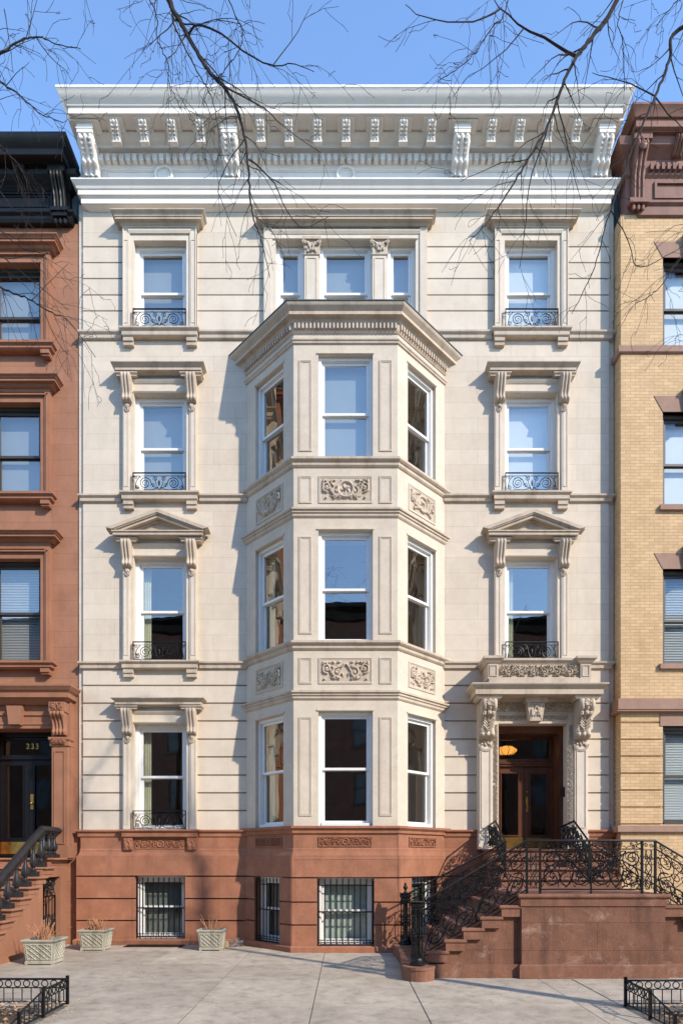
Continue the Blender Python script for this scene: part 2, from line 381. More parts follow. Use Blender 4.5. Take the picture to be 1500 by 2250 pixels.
def scrolls(mb,mp,x0,x1,zb,zt,cell=.4,r=.008,seed=0,n=4,mirror=True,dense=1):
    """wrought scrolls; mp(u,z)->3D"""
    k=max(1,round((x1-x0)/cell)); cw=(x1-x0)/k; q=random.Random(seed)
    def put(c,r0,r1=None,u0=0): mb.tube([mp(u,zb(u)+v) for u,v in c],r0,n,r2=r1,cap=False)
    for i in range(k):
        c=x0+(i+.5)*cw; h=zt(c)-zb(c); s=1 if (i%2==0)==mirror else -1
        R1=min(cw*.46,h*.30); R2=min(cw*.3,h*.20); R3=min(cw*.2,h*.13)
        put(spiral(c,R1*1.05,R1,PI*.5*s+ (0 if s>0 else PI),1.55,s,.16,22),r*1.1,r*.7)
        put(spiral(c-s*cw*.16,h-R2*1.15,R2,-PI*.5*s,1.5,-s,.2,18),r,r*.7)
        put(spiral(c+s*cw*.30,h*.62,R3,0,1.3,s,.2,14),r*.9,r*.6)
        put(spiral(c+s*cw*.22,h-R3*.9,R3*.8,PI,1.2,-s,.2,12),r*.8,r*.6)
        put(bez((c-s*cw*.5,h*.02),(c-s*cw*.6,h*.5),(c+s*cw*.6,h*.45),(c+s*cw*.1,h*.98),14),r,r*.8)
        put(bez((c+s*cw*.5,h*.02),(c+s*cw*.1,h*.35),(c+s*cw*.1,h*.5),(c+s*cw*.5,h*.85),12),r*.9,r*.7)
        for e in range(int(5*dense)):
            a=q.uniform(-.45,.45)*cw; b=q.uniform(.15,.9)*h; t=q.random()*6.28; L=.035
            p0=(c+a,b);p1=(c+a+L*math.cos(t),b+L*math.sin(t));p2=(c+a+L*1.6*math.cos(t+.7),b+L*1.6*math.sin(t+.7))
            mb.tube([mp(u,zb(u)+v) for u,v in (p0,p1,p2)],[r*.6,r*1.5,r*.4],n,cap=False)
        mb.blob(mp(c,zb(c)+R1*1.05),(r*2.2,)*3,n=6,m=4)
    return mb

# ------------------------------------------------------------------ windows
def window(parent,x,z,w,h,Y=.08,rotz=0,rail=.5,fm='wframe',gm='glass',casing=.075,sash=.052,curt=None,blind=None,y2=None):
    lx=w/2; f=MB(); fb=.06
    f.box(-lx,-lx+casing,0,.17,0,h);f.box(lx-casing,lx,0,.17,0,h);f.box(-lx+casing,lx-casing,0,.17,h-casing,h);f.box(-lx+casing,lx-casing,-.015,.17,0,fb)
    # stop bead
    b=casing
    f.box(-lx+b,-lx+b+.014,.03,.17,fb,h-casing);f.box(lx-b-.014,lx-b,.03,.17,fb,h-casing);f.box(-lx+b+.014,lx-b-.014,.03,.17,h-casing-.014,h-casing)
    o=f.build('window',M[fm],parent,loc=(x,Y,z),rotz=rotz)
    a=lx-casing-.014; zr=h*rail; top=h-casing-.014
    for nm,z0,z1,yy in (('sash',zr-.02,top,.055),('sash',fb,zr+.02,.10)):
        s=MB().ring(-a+.001,a-.001,z0,z1,sash,yy,yy+.04)
        so=s.build(nm,M[fm],o)
        MB().sheet(-a+sash-.004,a-sash+.004,yy+.02,z0+sash-.004,z1-sash+.004).build('pane',M[gm],o)
    if curt:
        for sd in curt:
            c=MB(); wd=.17; nn=22; x0=(-a+.02) if sd<0 else (a-.02-wd)
            for i in range(nn):
                for t in (0,1): c.v.append((x0+wd*i/(nn-1),.24+.018*math.sin(i*1.3+x),fb+(top-fb)*t))
            c.f=[(2*i,2*i+2,2*i+3,2*i+1) for i in range(nn-1)]
            c.build('curtain',M['curtain'],o,smooth=True)
    if blind:
        kind,frac=blind; c=MB(); zb=top-(top-fb)*frac
        if kind in ('slat','slatd'):
            zz=top
            while zz>zb: c.add([(-a,.232,zz),(a,.232,zz),(a,.20,zz-.034),(-a,.20,zz-.034)],[(0,1,2,3)]); zz-=.036
            c.build('blind',M['bblind' if kind=='slatd' else 'blind'],o)
        else: c.box(-a,a,.22,.224,zb,top).build('roller_shade',M[{'shade':'shade','green':'bshade'}.get(kind,'blind')],o)
    return o
def rings_panel(parent,x0,x1,z0,z1,Y,mat,name='panel',M4=None):
    mb=MB(); mb.M=M4
    mb.ring(x0,x1,z0,z1,.022,Y-.018,Y+.01); mb.ring(x0+.03,x1-.03,z0+.03,z1-.03,.014,Y-.009,Y+.01)
    return mb.build(name,mat,parent)

# =================================================================== LIMESTONE TOWNHOUSE
H=empty('limestone_townhouse',(0,0,0),'cream limestone townhouse with white bracketed cornice and a tall three-sided bay window','townhouse')
WX=4.05; OW=1.15
FL=[(2.52,4.83,.505),(6.20,8.47,.505),(9.88,12.06,.495),(13.45,15.40,.49)]  # sill,top,rail
holes=[]
for sx in (-1,1):
    for i,(a,b,r) in enumerate(FL):
        if sx>0 and i==0: continue
        holes.append((sx*WX-.575,sx*WX+.575,a,b))
DOOR=(4.065-.75,4.065+.75,2.09,4.82); holes.append(DOOR)
TRI=(-1.53,1.53,13.45,15.40)
BAYH=(-2.10,2.10,.1,12.8)
EN=lambda hs:[(h[0]-.012,h[1]+.012,h[2]-.012,h[3]+.012) for h in hs]
ho=EN(holes+[TRI])+[BAYH]
L,Rr=-5.76,5.78
g4=[15.33,14.98,14.63,14.27,13.92]; g1=[5.69,5.30,4.91,4.51,4.12,3.72,3.33,2.94]
sm=MB()
sm.plates(L,Rr,15.345,16.2,ho,0,.05); sm.plates(L,Rr,6.0,13.3,ho,0,.05)
sm.plates(-5.87,5.90,2.45,16.3,ho,.05,.34)
sm.build('wall',M['lime'],H)
ru=MB(); ru.courses(L,Rr,13.3,15.312,g4,ho,0,.05,.03); ru.build('rusticated_wall',M['rust'],H)
for ra,rb_ in ((L,-2.1),(2.1,Rr)): ru=MB(); ru.courses(ra,rb_,2.45,6.0,g1,ho,0,.05,.034); ru.build('rusticated_wall',M['rust'],H)
bh=[(-WX-.55,-WX+.55,.12,1.50),(-2.10,2.10,.1,3),(DOOR[0]-.012,DOOR[1]+.012,2.0,3)]
bw=MB(); bw.plates(-5.87,5.90,-.3,2.45,bh,.05,.34)
bw.plates(-5.80,5.84,1.95,2.45,bh,-.03,.05)
bw.courses(-5.87,5.90,.0,1.95,[1.50,1.01,.53],bh,-.09,.05,.03)
bw.build('basement_wall',M['brown'],H)
MB().sweep([(-5.80,.02),(-5.80,-.03),(-2.1,-.03)],[(0,2.10),(.012,2.08),(.015,2.03),(.05,1.93),(.062,1.89),(.062,1.87),(0,1.87)]).build('water_table',M['brown'],H)
MB().sweep([(2.1,-.03),(3.0,-.03)],[(0,2.10),(.012,2.08),(.015,2.03),(.05,1.93),(.062,1.89),(.062,1.87),(0,1.87)]).build('water_table',M['brown'],H)
MB().sweep([(-5.89,.02),(-5.89,-.09),(-2.3,-.09)],[(0,.13),(.03,.12),(.045,.10),(.045,-.1),(0,-.1)]).build('plinth',M['brown'],H)
# string courses
def course(z0,z1,segs,p=.09,mat='trim'):
    h=z1-z0
    for a,b,lr,rr in segs:
        pr=[(0,z1),(p,z1-.005),(p,z1-h*.25),(p*.7,z1-h*.42),(p*.55,z1-h*.5),(p*.55,z0+h*.12),(p*.3,z0),(0,z0)]
        path=[]
        if lr: path+=[(a,.04)]
        path+=[(a,-.001),(b,-.001)]
        if rr: path+=[(b,.04)]
        MB().sweep(path,pr).build('string_course',M[mat],H)
e1,e2=-WX-.85,-WX+.85
for z0,z1 in ((13.27,13.44),(9.70,9.86),(6.04,6.20)):
    course(z0,z1,[(L,e1,1,0),(e2,-2.15,0,0)])
    if z1<7: course(z0,z1,[(2.15,2.95,0,0),(5.3,Rr,0,1)])
    else: course(z0,z1,[(2.15,WX-.85,0,0),(WX+.85,Rr,0,1)])
course(13.27,13.44,[(-2.15,2.15,0,0)])
course(2.35,2.52,[(-5.80,e1,1,0),(e2,-2.15,0,0)],.10,'brown'); course(2.35,2.52,[(2.15,2.93,0,0)],.10,'brown'); course(2.35,2.52,[(5.25,5.84,0,1)],.10,'brown')

# window surrounds
def guard(parent,x,Y,z,w,h,seed):
    mb=MB(); mp=lambda u,v:(u,0,v)
    mb.box(-w/2,w/2,-.014,.014,h-.018,h); mb.box(-w/2,w/2,-.008,.008,.0,.012); mb.box(-w/2,w/2,-.006,.006,h*.80,h*.80+.009)
    for s in (-1,1): mb.box(s*w/2-.009,s*w/2+.009,-.01,.01,0,h); mb.tube([(s*w/2,0,h*.9),(s*w/2,.1,h*.9)],.007,4)
    for s in (-1,1):
        c=lambda P,r0=.0095,r1=.006: mb.tube([(s*u,0,v) for u,v in P],r0,5,r2=r1,cap=False)
        c(spiral(w*.27,h*.42,h*.33,PI,2.3,-1,.1,36)); c(bez((w*.27-h*.33,h*.42),(w*.10,h*.1),(w*.08,h*.3),(0,h*.05)))
        c(spiral(w*.45,h*.72,h*.10,0,1.4,1,.2,14),.007,.005); c(bez((w*.36,h*.78),(w*.47,h*.6),(w*.44,h*.2),(w*.48,h*.03)),.008,.006)
        c(spiral(w*.09,h*.68,h*.14,PI*.5,1.5,1,.2,16),.008,.005); c(spiral(w*.42,h*.18,h*.12,PI*.5,1.5,-1,.2,16),.008,.005)
        c(bez((0,h*.05),(w*.12,h*.5),(w*.02,h*.6),(w*.14,h*.86)),.008,.006)
        c(bez((w*.02,h*.2),(w*.12,h*.02),(w*.24,h*.02),(w*.34,h*.12)),.008,.006)
        c(spiral(w*.12,h*.30,h*.12,0,1.3,1,.2,14),.007,.005)
        for k in range(7):
            q=random.Random(seed*31+k); a,b=q.uniform(.03,.47)*w,q.uniform(.1,.75)*h; mb.blob((s*a,0,b),(.012,.008,.012),seed=k,n=5,m=3)
    mb.blob((0,-.01,h*.42),(.022,.014,h*.16),seed=seed,n=7,m=6)
    return mb.build('window_guard',M['iron'],parent,loc=(x,Y,z))
def pendant(mb,x,y,z,r=.05):
    mb.blob((x,y,z),(r,r*.7,r*1.1),seed=int(z*10)+int(x*7),n=9,m=7,bump=.28); mb.blob((x,y+.01,z-r*1.25),(r*.6,r*.4,r*.5),seed=3,n=7,m=5)
def side_window(x,i,mat='trim'):
    a,b,rl=FL[i]
    # jambs
    sr=MB(); top=b
    for s in (-1,1):
        xi=x+s*.575; xo=x+s*.80
        sr.box(xi,x+s*.655,-.072,.12,a,b); sr.box(x+s*.655,xo,-.10,.04,a,b+(.0 if i<3 else .13))
        lo,hi=min(x+s*.70,x+s*.765),max(x+s*.70,x+s*.765)
        sr.ring(lo-.015,hi+.015,a+.12,b-(.35 if i<3 else .02),.010,-.110,-.098)
    if i==3:
        sr.box(x-.655,x+.655,-.072,.12,b,b+.135); sr.ring(x-.80,x+.80,a-.02,b+.26,.022,-.118,-.05)
        sr.mold(x-.655,x+.655,[(0,b+.22),(.03,b+.21),(.03,b+.18),(.012,b+.13),(0,b+.13)],yf=-.09)
        sr.box(x-.655,x+.655,-.068,.02,b+.135,b+.26); sr.box(x-.79,x-.656,-.098,.03,b+.131,b+.255); sr.box(x+.656,x+.79,-.098,.03,b+.131,b+.255)
    else:
        sr.box(x-.655,x+.655,-.055,.12,b,b+.38)
        sr.mold(x-.585,x+.585,[(0,b+.06),(.035,b+.055),(.035,b+.03),(.015,b+.006),(0,b+.004)],yf=-.056)
        sr.mold(x-.585,x+.585,[(0,b+.30),(.05,b+.29),(.05,b+.26),(.02,b+.22),(0,b+.20)],yf=-.056)
        for s in (-1,1): sr.box(x+s*.585,x+s*.80,-.10,.03,b+.003,b+.381)
    sr.build('window_surround',M['rust'],H)
    if i==3:
        z=b+.26
        MB().mold(x-.80,x+.80,[(0,z+.20),(.21,z+.20),(.21,z+.18),(.195,z+.165),(.16,z+.14),(.145,z+.11),(.145,z+.10),(.13,z+.10),(.13,z+.055),(.06,z+.05),(.045,z+.02),(.02,z),(0,z)],yf=-.10).build('window_hood',M['trim'],H)
    else:
        for s in (-1,1):
            xc=x+s*.70; c=MB(); z=b+.30
            c.mold(xc-.125,xc+.125,[(0,z+.08),(.12,z+.08),(.12,z+.05),(.09,z+.02),(.09,z),(0,z)],yf=-.09)
            c.console(xc,.21,[(.19,z),(.205,z-.06),(.17,z-.16),(.12,z-.28),(.085,z-.38),(.10,z-.45),(.115,z-.49),(.08,z-.53),(.02,z-.55)],yb=-.10,amp=.03)
            pendant(c,xc,-.115,z-.60); c.tube([(xc-.06,-.112,z-.64),(xc-.04,-.12,z-.70),(xc,-.12,z-.72),(xc+.04,-.12,z-.70),(xc+.06,-.112,z-.64)],.013,5)
            c.build('bracket',M['trim'],H,smooth=40)
        z=b+.38
        if i==1:
            hw=.80
            MB().mold(x-hw,x+hw,[(0,z+.11),(.19,z+.11),(.19,z+.085),(.165,z+.08),(.165,z+.02),(.05,z+.015),(.03,z),(0,z)],yf=-.10).build('window_hood',M['trim'],H)
            p=MB(); ex=hw+.30; zb=z+.125; ap=z+.56; q=[]
            def rake(t0,t1,y0): # chevron band between offsets below the top line
                sl=(ap-zb-.03)/ex
                def L_(xx,off): return ap-off-abs(xx)*sl
                for s in (-1,1):
                    xe=ex
                    poly=[(x,L_(0,t0)),(x,L_(0,t1)),(x+s*min(xe,(ap-t1-zb)/sl),max(zb,L_(min(xe,(ap-t1-zb)/sl),t1))),(x+s*xe,zb+ (L_(xe,t0)-zb if L_(xe,t0)>zb else 0)+.001)]
                    if s<0: poly=poly[::-1]
                    p.prism(poly,y0,-.05,'y')
            rake(0,.075,-.31); rake(.074,.10,-.29); rake(.099,.16,-.255); rake(.159,.20,-.16); rake(.199,.24,-.12)
            sl=(ap-zb-.03)/ex; tw=(ap-.20-zb)/sl
            p.prism([(x-tw,zb-.01),(x+tw,zb-.01),(x,ap-.20)],-.11,-.02,'y')
            p.build('pediment',M['trim'],H)
        else:
            MB().mold(x-.80,x+.80,[(0,z+.145),(.205,z+.145),(.205,z+.13),(.19,z+.115),(.155,z+.09),(.14,z+.075),(.13,z+.07),(.13,z+.01),(.05,z+.005),(.03,z-.02),(0,z-.02)],yf=-.10).build('window_hood',M['trim'],H)
    # sill
    if i==0: sm_='brown'
    else: sm_='trim'
    if not(i==1 and x>0):
        MB().mold(x-.80,x+.80,[(0,a+.003),(.065,a),(.065,a-.035),(.04,a-.06),(.02,a-.075),(.02,a-.155),(0,a-.175)],yf=-.11,yw=.10).build('sill',M[sm_],H)
        if i>0:
            for s in (-1,1):
                xc=x+s*.69; c=MB(); c.box(xc-.11,xc+.11,-.10,.01,a-.26,a-.175); c.box(xc-.105,xc+.105,-.075,.01,a-.30,a-.26); c.box(xc-.11,xc+.11,-.085,.01,a-.345,a-.30)
                c.build('sill_bracket',M['trim'],H)
    else:
        MB().box(x-.70,x+.70,-.12,.10,a-.12,a).build('sill',M['trim'],H)
    window(H,x,a,OW,b-a,.08,0,rl,curt=(-1,) if i<2 else ((1,) if x<0 else (1,)), blind=((('white' if x>0 else 'shade'),.97) if i>=2 else None))
    guard(H,x,-.125,a+.012,1.14,.40,i+int(x>0)*7)
for sx in (-1,1):
    for i in range(4):
        if sx>0 and i==0: continue
        side_window(sx*WX,i)
# carved brown panel under ground floor left window
for s in (-1,1):
    xc=-WX+s*.69; c=MB(); c.box(xc-.095,xc+.095,-.10,-.02,2.075,2.335); c.build('sill_bracket',M['brown'],H)
    relief('carving',.17,.24,M['brown'],H,(xc,-.101,2.085),seed=5,depth=.022,medal=False,dense=2)
MB().ring(-WX-.56,-WX+.56,2.09,2.33,.02,-.05,-.02).build('panel_frame',M['brown'],H)
relief('carving',1.06,.19,M['brown'],H,(-WX,-.033,2.11),seed=1,depth=.028)

# triple window at the top
t=MB(); a,b,rl=FL[3]
for s in (-1,1):
    t.box(s*1.53,s*1.62,-.072,.12,a,b); t.box(s*1.62,s*1.78,-.10,.04,a,b+.26)
    t.box(s*.565,s*.915,-.03,.12,a,b)
t.box(-1.62,1.62,-.072,.12,b,b+.26); t.mold(-1.60,1.60,[(0,b+.22),(.04,b+.21),(.04,b+.18),(.012,b+.13),(0,b+.13)],yf=-.073)
t.mold(-1.55,1.55,[(0,b+.05),(.025,b+.045),(.025,b+.02),(0,b+.004)],yf=-.073)
t.build('window_surround',M['rust'],H)
z=b+.26
MB().mold(-1.75,1.75,[(0,z+.20),(.21,z+.20),(.21,z+.18),(.195,z+.165),(.16,z+.14),(.145,z+.11),(.145,z+.10),(.13,z+.10),(.13,z+.055),(.06,z+.05),(.045,z+.02),(.02,z),(0,z)],yf=-.10).build('window_hood',M['trim'],H)
for s in (-1,1):
    xc=s*.74; c=MB(); c.box(xc-.155,xc+.155,-.09,.0,a,b-.33); c.ring(xc-.11,xc+.11,a+.1,b-.40,.014,-.102,-.088); c.build('pilaster',M['rust'],H)
    c=MB(); c.mold(xc-.16,xc+.16,[(0,b-.31),(.02,b-.32),(.02,b-.34),(0,b-.35)],yf=-.09)
    c.prism([(xc-.15,b-.32),(xc+.15,b-.32),(xc+.17,b-.10),(xc+.205,b-.03),(xc-.205,b-.03),(xc-.17,b-.10)],-.11,0,'y'); c.box(xc-.205,xc+.205,-.15,0,b-.035,b+.02)
    q=random.Random(int(s)+5)
    for ss in (-1,1):
        c.tube([(xc+ss*u,-.14,b-.30+v) for u,v in bez((.02,.02),(.05,.2),(.12,.2),(.17,.24))],.016,5)
        c.tube([(xc+ss*(.16+u),-.15,b-.10+v) for u,v in spiral(0,0,.045,PI/2,1.3,-1)],.014,5)
    for k in range(14): c.blob((xc+q.uniform(-.13,.13),-.125,b-.30+q.random()*.22),(.022,.02,.035),seed=k,n=6,m=5)
    c.build('capital',M['trim'],H,smooth=40)
window(H,0,a,1.13,b-a,.08,0,rl,curt=None,blind=('shade',.97)); window(H,-1.2225,a,.615,b-a,.08,0,rl,blind=('shade',.97)); window(H,1.2225,a,.615,b-a,.08,0,rl,blind=('shade',.97))

# ---------------- bay window
P0,P1,P2,P3=(-2.17,0),(-1.05,-1.12),(1.05,-1.12),(2.17,0)
BP=[P0,P1,P2,P3]
def fm4(p,q):
    d=Vector((q[0]-p[0],q[1]-p[1],0)); a=math.atan2(d.y,d.x)
    return Matrix.Translation((p[0],p[1],0))@Matrix.Rotation(a,4,'Z'), d.length, a
BF=[(2.55,4.86,3.71),(6.27,8.52,7.37),(9.96,12.07,10.95)]
faces=[fm4(P0,P1),fm4(P1,P2),fm4(P2,P3)]
bm_=MB()
for fi,(m4,ln,ang) in enumerate(faces):
    hw=.55 if fi==1 else .47
    hs=[(ln/2-hw,ln/2+hw,za,zb) for za,zb,_ in BF]
    bm_.M=m4; bm_.plates(0,ln,2.45,12.75,hs,0,.16)
    for za,zb,zr in BF:
        loc=m4@Vector((ln/2,.075,za)); h=zb-za
        cur=(-1,) if fi==2 else ((1,-1) if fi==0 else None)
        window(H,loc.x,za,hw*2,h,loc.y,ang,(zr-za)/h,curt=cur if zb<12 else None,casing=.06,sash=.05,blind=('shade',.97) if (zb>12 and fi==1) else None)
        t=MB(); t.M=m4; t.mold(ln/2-hw-.005,ln/2+hw+.005,[(0,zb+.05),(.02,zb+.045),(.02,zb+.015),(0,zb+.003)],yf=-.002,yw=.01)
        t.build('lintel_moulding',M['bay'],H)
bm_.M=None; bm_.build('bay_wall',M['bay'],H)
bb=MB()
for fi,(m4,ln,ang) in enumerate(faces):
    bb.M=m4; hw=.575 if fi==1 else .43
    hs=[(ln/2-hw,ln/2+hw,.13,1.50)]
    e=.0
    bb.plates(0,ln,-.2,2.44,hs,.0,.16)
    bb.plates(0.0,ln,1.95,2.42,hs,-.012,0)
    ext=.03 if fi==1 else .0
    bb.courses(-.045*(fi!=0),ln+.045*(fi!=2),0,1.95,[1.50,1.01,.55],hs,-.07,0,.03)
bb.M=None; bb.build('bay_basement_wall',M['brown'],H)
def bsweep(name,prof,mat): return MB().sweep(BP,prof,yend=.01).build(name,M[mat],H)
bsweep('plinth',[(0.05,.13),(.10,.12),(.12,.10),(.12,-.1),(.05,-.1)],'brown')
bsweep('water_table',[(.01,2.10),(.025,2.08),(.03,2.03),(.06,1.93),(.075,1.89),(.075,1.87),(.01,1.87)],'brown')
bsweep('bay_sill',[(0,2.55),(.10,2.545),(.10,2.50),(.07,2.47),(.05,2.45),(.05,2.40),(.02,2.38),(0,2.36)],'brown')
for zt in (6.27,9.96):
    bsweep('bay_sill',[(0,zt+.002),(.10,zt),(.10,zt-.045),(.07,zt-.075),(.045,zt-.09),(.045,zt-.14),(.02,zt-.17),(0,zt-.18)],'trim')
for zt in (5.28,8.96):
    bsweep('bay_band',[(0,zt),(.09,zt-.01),(.09,zt-.05),(.06,zt-.06),(.06,zt-.10),(.035,zt-.115),(.035,zt-.16),(.01,zt-.19),(0,zt-.19)],'trim')
bsweep('bay_band',[(0,12.38),(.05,12.37),(.05,12.34),(.03,12.32),(.03,12.29),(0,12.27)],'trim')
bsweep('bay_cornice',[(0,12.93),(.27,12.925),(.265,12.90),(.25,12.87),(.20,12.82),(.18,12.80),(.18,12.74),(.16,12.735),(.10,12.72),(.08,12.70),(.06,12.66),(.04,12.655),(.04,12.53),(.02,12.49),(0,12.48)],'trim')
MB().sweep(BP,[(0,12.98),(.24,12.955),(.285,12.945),(.285,12.928),(0,12.928)],yend=.01).build('bay_roof',M['roof'],H)
for fi,(m4,ln,ang) in enumerate(faces):
    dn=MB(); dn.M=m4; n=int(ln/.075)
    for k in range(n): dn.box((k+.25)*ln/n,(k+.75)*ln/n,-.088,-.038,12.545,12.645)
    dn.build('dentil_band',M['trim'],H)
# panels on the bay
m4,ln,ang=faces[1]
for zlo,zhi in ((10.12,11.96),(6.43,8.40),(2.75,4.75)):
    for s in (-1,1): rings_panel(H,ln/2+s*.81-.13,ln/2+s*.81+.13,zlo,zhi,0,M['bay'],M4=m4)
for zlo,zhi in ((9.07,9.62),(5.42,5.95)):
    for s in (-1,1): rings_panel(H,ln/2+s*.81-.13,ln/2+s*.81+.13,zlo,zhi,0,M['bay'],M4=m4)
for fi,(m4,ln,ang) in enumerate(faces):
    hw=.54 if fi==1 else .45
    for k,(zlo,zhi) in enumerate(((9.07,9.62),(5.42,5.95))):
        rings_panel(H,ln/2-hw,ln/2+hw,zlo,zhi,0,M['bay'],'panel_frame',m4)
        loc=m4@Vector((ln/2,-.003,zlo+.06)); relief('carving',hw*2-.12,zhi-zlo-.12,M['trim'],H,tuple(loc),ang,seed=fi+10*k+2,depth=.045,medal=(k==0),dense=1.3)
    t=MB(); t.M=m4; t.ring(ln/2-hw,ln/2+hw,2.13,2.33,.018,-.035,-.01); t.build('panel_frame',M['brown'],H)
    loc=m4@Vector((ln/2,-.014,2.145)); relief('carving',hw*2-.04,.17,M['brown'],H,tuple(loc),ang,seed=fi+40,depth=.03)

# basement windows + grilles
def grille(x,y,z,w,h,rotz,nb,name='window_grille'):
    g=MB(); zt=h-.02
    for k in range(nb):
        u=-w/2+.02+(w-.04)*k/(nb-1); top=h-.07-(.0)
        g.tube([(u,0,.02),(u,0,top)],.0115,6); g.lathe((u,0,top),[(.008,0),(.017,.015),(.010,.03),(.016,.045),(.002,.08)],6)
        for zz in (.10,h*.53,h-.14): g.blob((u,0,zz),(.016,.016,.014),n=6,m=4)
    for zz,t in ((.045,.008),(.10,.008),(h*.5,.014),(h-.14,.009)): g.box(-w/2,w/2,-.006,.006,zz-t,zz+t)
    for s in (-1,1): g.box(s*w/2-.008,s*w/2+.008,-.01,.01,.0,h-.05)
    for k in range(nb-1):
        u=-w/2+.02+(w-.04)*(k+.5)/(nb-1)
        g.tube([(u+.02*math.cos(a*PI/4),0,.072+.02*math.sin(a*PI/4)) for a in range(9)],.004,4,cap=False)
    return g.build(name,M['iron'],H,loc=(x,y,z),rotz=rotz)
window(H,-WX,.12,1.10,1.38,.10,0,.5,blind=('slatd',1),curt=None,gm='glassb',casing=.07); grille(-WX,.02,.13,1.08,1.34,0,10)
window(H,-WX-.0,.12,.001+.03,1.3,.12,0,.5) if False else None
for fi,(m4,ln,ang) in enumerate(faces):
    hw=.575 if fi==1 else .43
    loc=m4@Vector((ln/2,.10,0)); window(H,loc.x,.13,hw*2,1.37,loc.y,ang,.5,blind=('green' if fi==1 else 'slatd',1),gm='glassb',casing=.07)
    loc=m4@Vector((ln/2,-.02,0)); grille(loc.x,loc.y,.14,hw*2-.03,1.34,ang,10 if fi==1 else 8)

# ---------------- main cornice
CZ=17.65
c=MB()
c.sweep([(-5.60,.1),(-5.60,-.72),(5.60,-.72),(5.60,.1)],[(0,CZ+.01),(.305,CZ),(.305,CZ-.045),(.29,CZ-.06),(.27,CZ-.10),(.22,CZ-.16),(.165,CZ-.20),(.15,CZ-.22),(.15,CZ-.24),(.12,CZ-.245),(.12,CZ-.37),(.10,CZ-.375),(0,CZ-.36)])
c.build('cornice',M['white'],H,smooth=25)
MB().box(-5.60,5.60,-.73,.1,CZ-.352,CZ-.005).build('soffit',M['white'],H)
fz=MB()
fz.box(-5.80,5.82,-.03,.12,16.4,17.29)
fz.sweep([(-5.34,-.03),(-5.34,-.18),(5.35,-.18),(5.35,-.03)],[(0,CZ-.35),(.34,CZ-.352),(.34,CZ-.40),(.30,CZ-.44),(.26,CZ-.47),(.20,CZ-.50),(.18,CZ-.55),(.10,CZ-.57),(.08,CZ-.60),(.05,CZ-.64),(.05,CZ-.78),(.03,CZ-.80),(.02,CZ-.83),(0,CZ-.85)])
fz.plates(-5.64,5.66,16.45,CZ-.36,[],-.178,.1)
fz.build('frieze',M['white'],H,smooth=25)
dn=MB(); n=86; xa,xb=-5.60,5.61;n=78
for k in range(n):
    u=xa+(xb-xa)*(k+.5)/n; dn.box(u-.042,u+.042,-.33,-.225,16.875,17.015)
dn.build('dentil_band',M['white'],H)
MB().sweep([(-5.61,.1),(-5.61,-.02),(5.63,-.02),(5.63,.1)],[(0,16.53),(.29,16.52),(.29,16.49),(.27,16.47),(.22,16.42),(.20,16.38),(.18,16.375),(.18,16.27),(.15,16.265),(.15,16.255),(.13,16.25),(.13,16.13),(.10,16.125),(.04,16.10),(0,16.08)]).build('architrave',M['white'],H)
BX=[-5.45,-2.44,2.44,5.46]   # big brackets
def big_bracket(xc):
    c=MB(); w=.33
    c.mold(xc-w/2-.03,xc+w/2+.03,[(0,17.29),(.12,17.285),(.12,17.25),(.08,17.23),(0,17.22)],yf=-.62,yw=-.2)
    c.cbox(xc-w/2,xc+w/2,-.70,-.2,17.05,17.235); c.box(xc-w/2-.012,xc+w/2+.012,-.71,-.2,17.13,17.155)
    c.console(xc,w,[(.46,17.05),(.48,17.00),(.42,16.92),(.30,16.80),(.26,16.74),(.27,16.70),(.22,16.66),(.15,16.62),(.12,16.54)],yb=-.2,amp=.05,lobes=3)
    for k in range(5):
        for ss in (-1,1): c.tube([(xc+ss*.02,-.66+.055*k,16.98-.05*k),(xc+ss*.09,-.68+.055*k,16.96-.05*k),(xc+ss*.15,-.62+.055*k,16.98-.05*k)],[.012,.024,.004],5)
    q=random.Random(int(xc*10))
    for k in range(10):
        c.blob((xc+q.uniform(-.11,.11),-.40+.2*(16.80-(zz:=q.uniform(16.56,16.74)))/.2*.5+.02,zz),(.025,.03,.03),seed=k,n=7,m=5)
    for s in (-1,1): c.tube([(xc+s*(w/2+.005),-.2-.33+u,16.97+v) for u,v in spiral(0,0,.09,0,1.5,1)],.012,5)
    o=c.build('bracket',M['white'],H,smooth=40); return o
for x in BX: big_bracket(x)
def modillion():
    c=MB(); c.mold(-.115,.115,[(0,17.288),(.07,17.286),(.07,17.265),(.045,17.25),(0,17.245)],yf=-.72,yw=-.5)
    c.console(0,.18,[(.25,17.25),(.27,17.21),(.22,17.16),(.12,17.08),(.08,17.0),(.05,16.99),(.0,16.98)],yb=-.50,amp=.03,lobes=3)
    for k in range(6):
        q=random.Random(k); c.blob((q.uniform(-.06,.06),-.74+k*.02,17.20-k*.02),(.02,.02,.02),seed=k,n=6,m=4)
    for k in range(5): c.blob(((-1)**k*.04,-.66+.05*k*.6,17.13-.035*k),(.022,.02,.03),seed=k,n=6,m=4)
    for k in range(4):
        for ss in (-1,1): c.tube([(ss*.01,-.74+.05*k,17.15-.03*k),(ss*.05,-.755+.05*k,17.14-.03*k),(ss*.085,-.71+.05*k,17.16-.03*k)],[.008,.018,.003],5)
    c.blob((0,-.775,17.20),(.03,.02,.03),bump=.2); c.box(-.095,.095,-.60,-.5,16.965,16.985)
    return c
md=None
mxs=[X(p,-.7) for p in (252,314,377,439,572,634,697,760,823,886,948,1081,1143,1205,1268)]
for x in mxs:
    if md is None: md=modillion().build('modillion',M['white'],H,smooth=40,loc=(x,0,0))
    else: cp(md,H,(x,0,0))
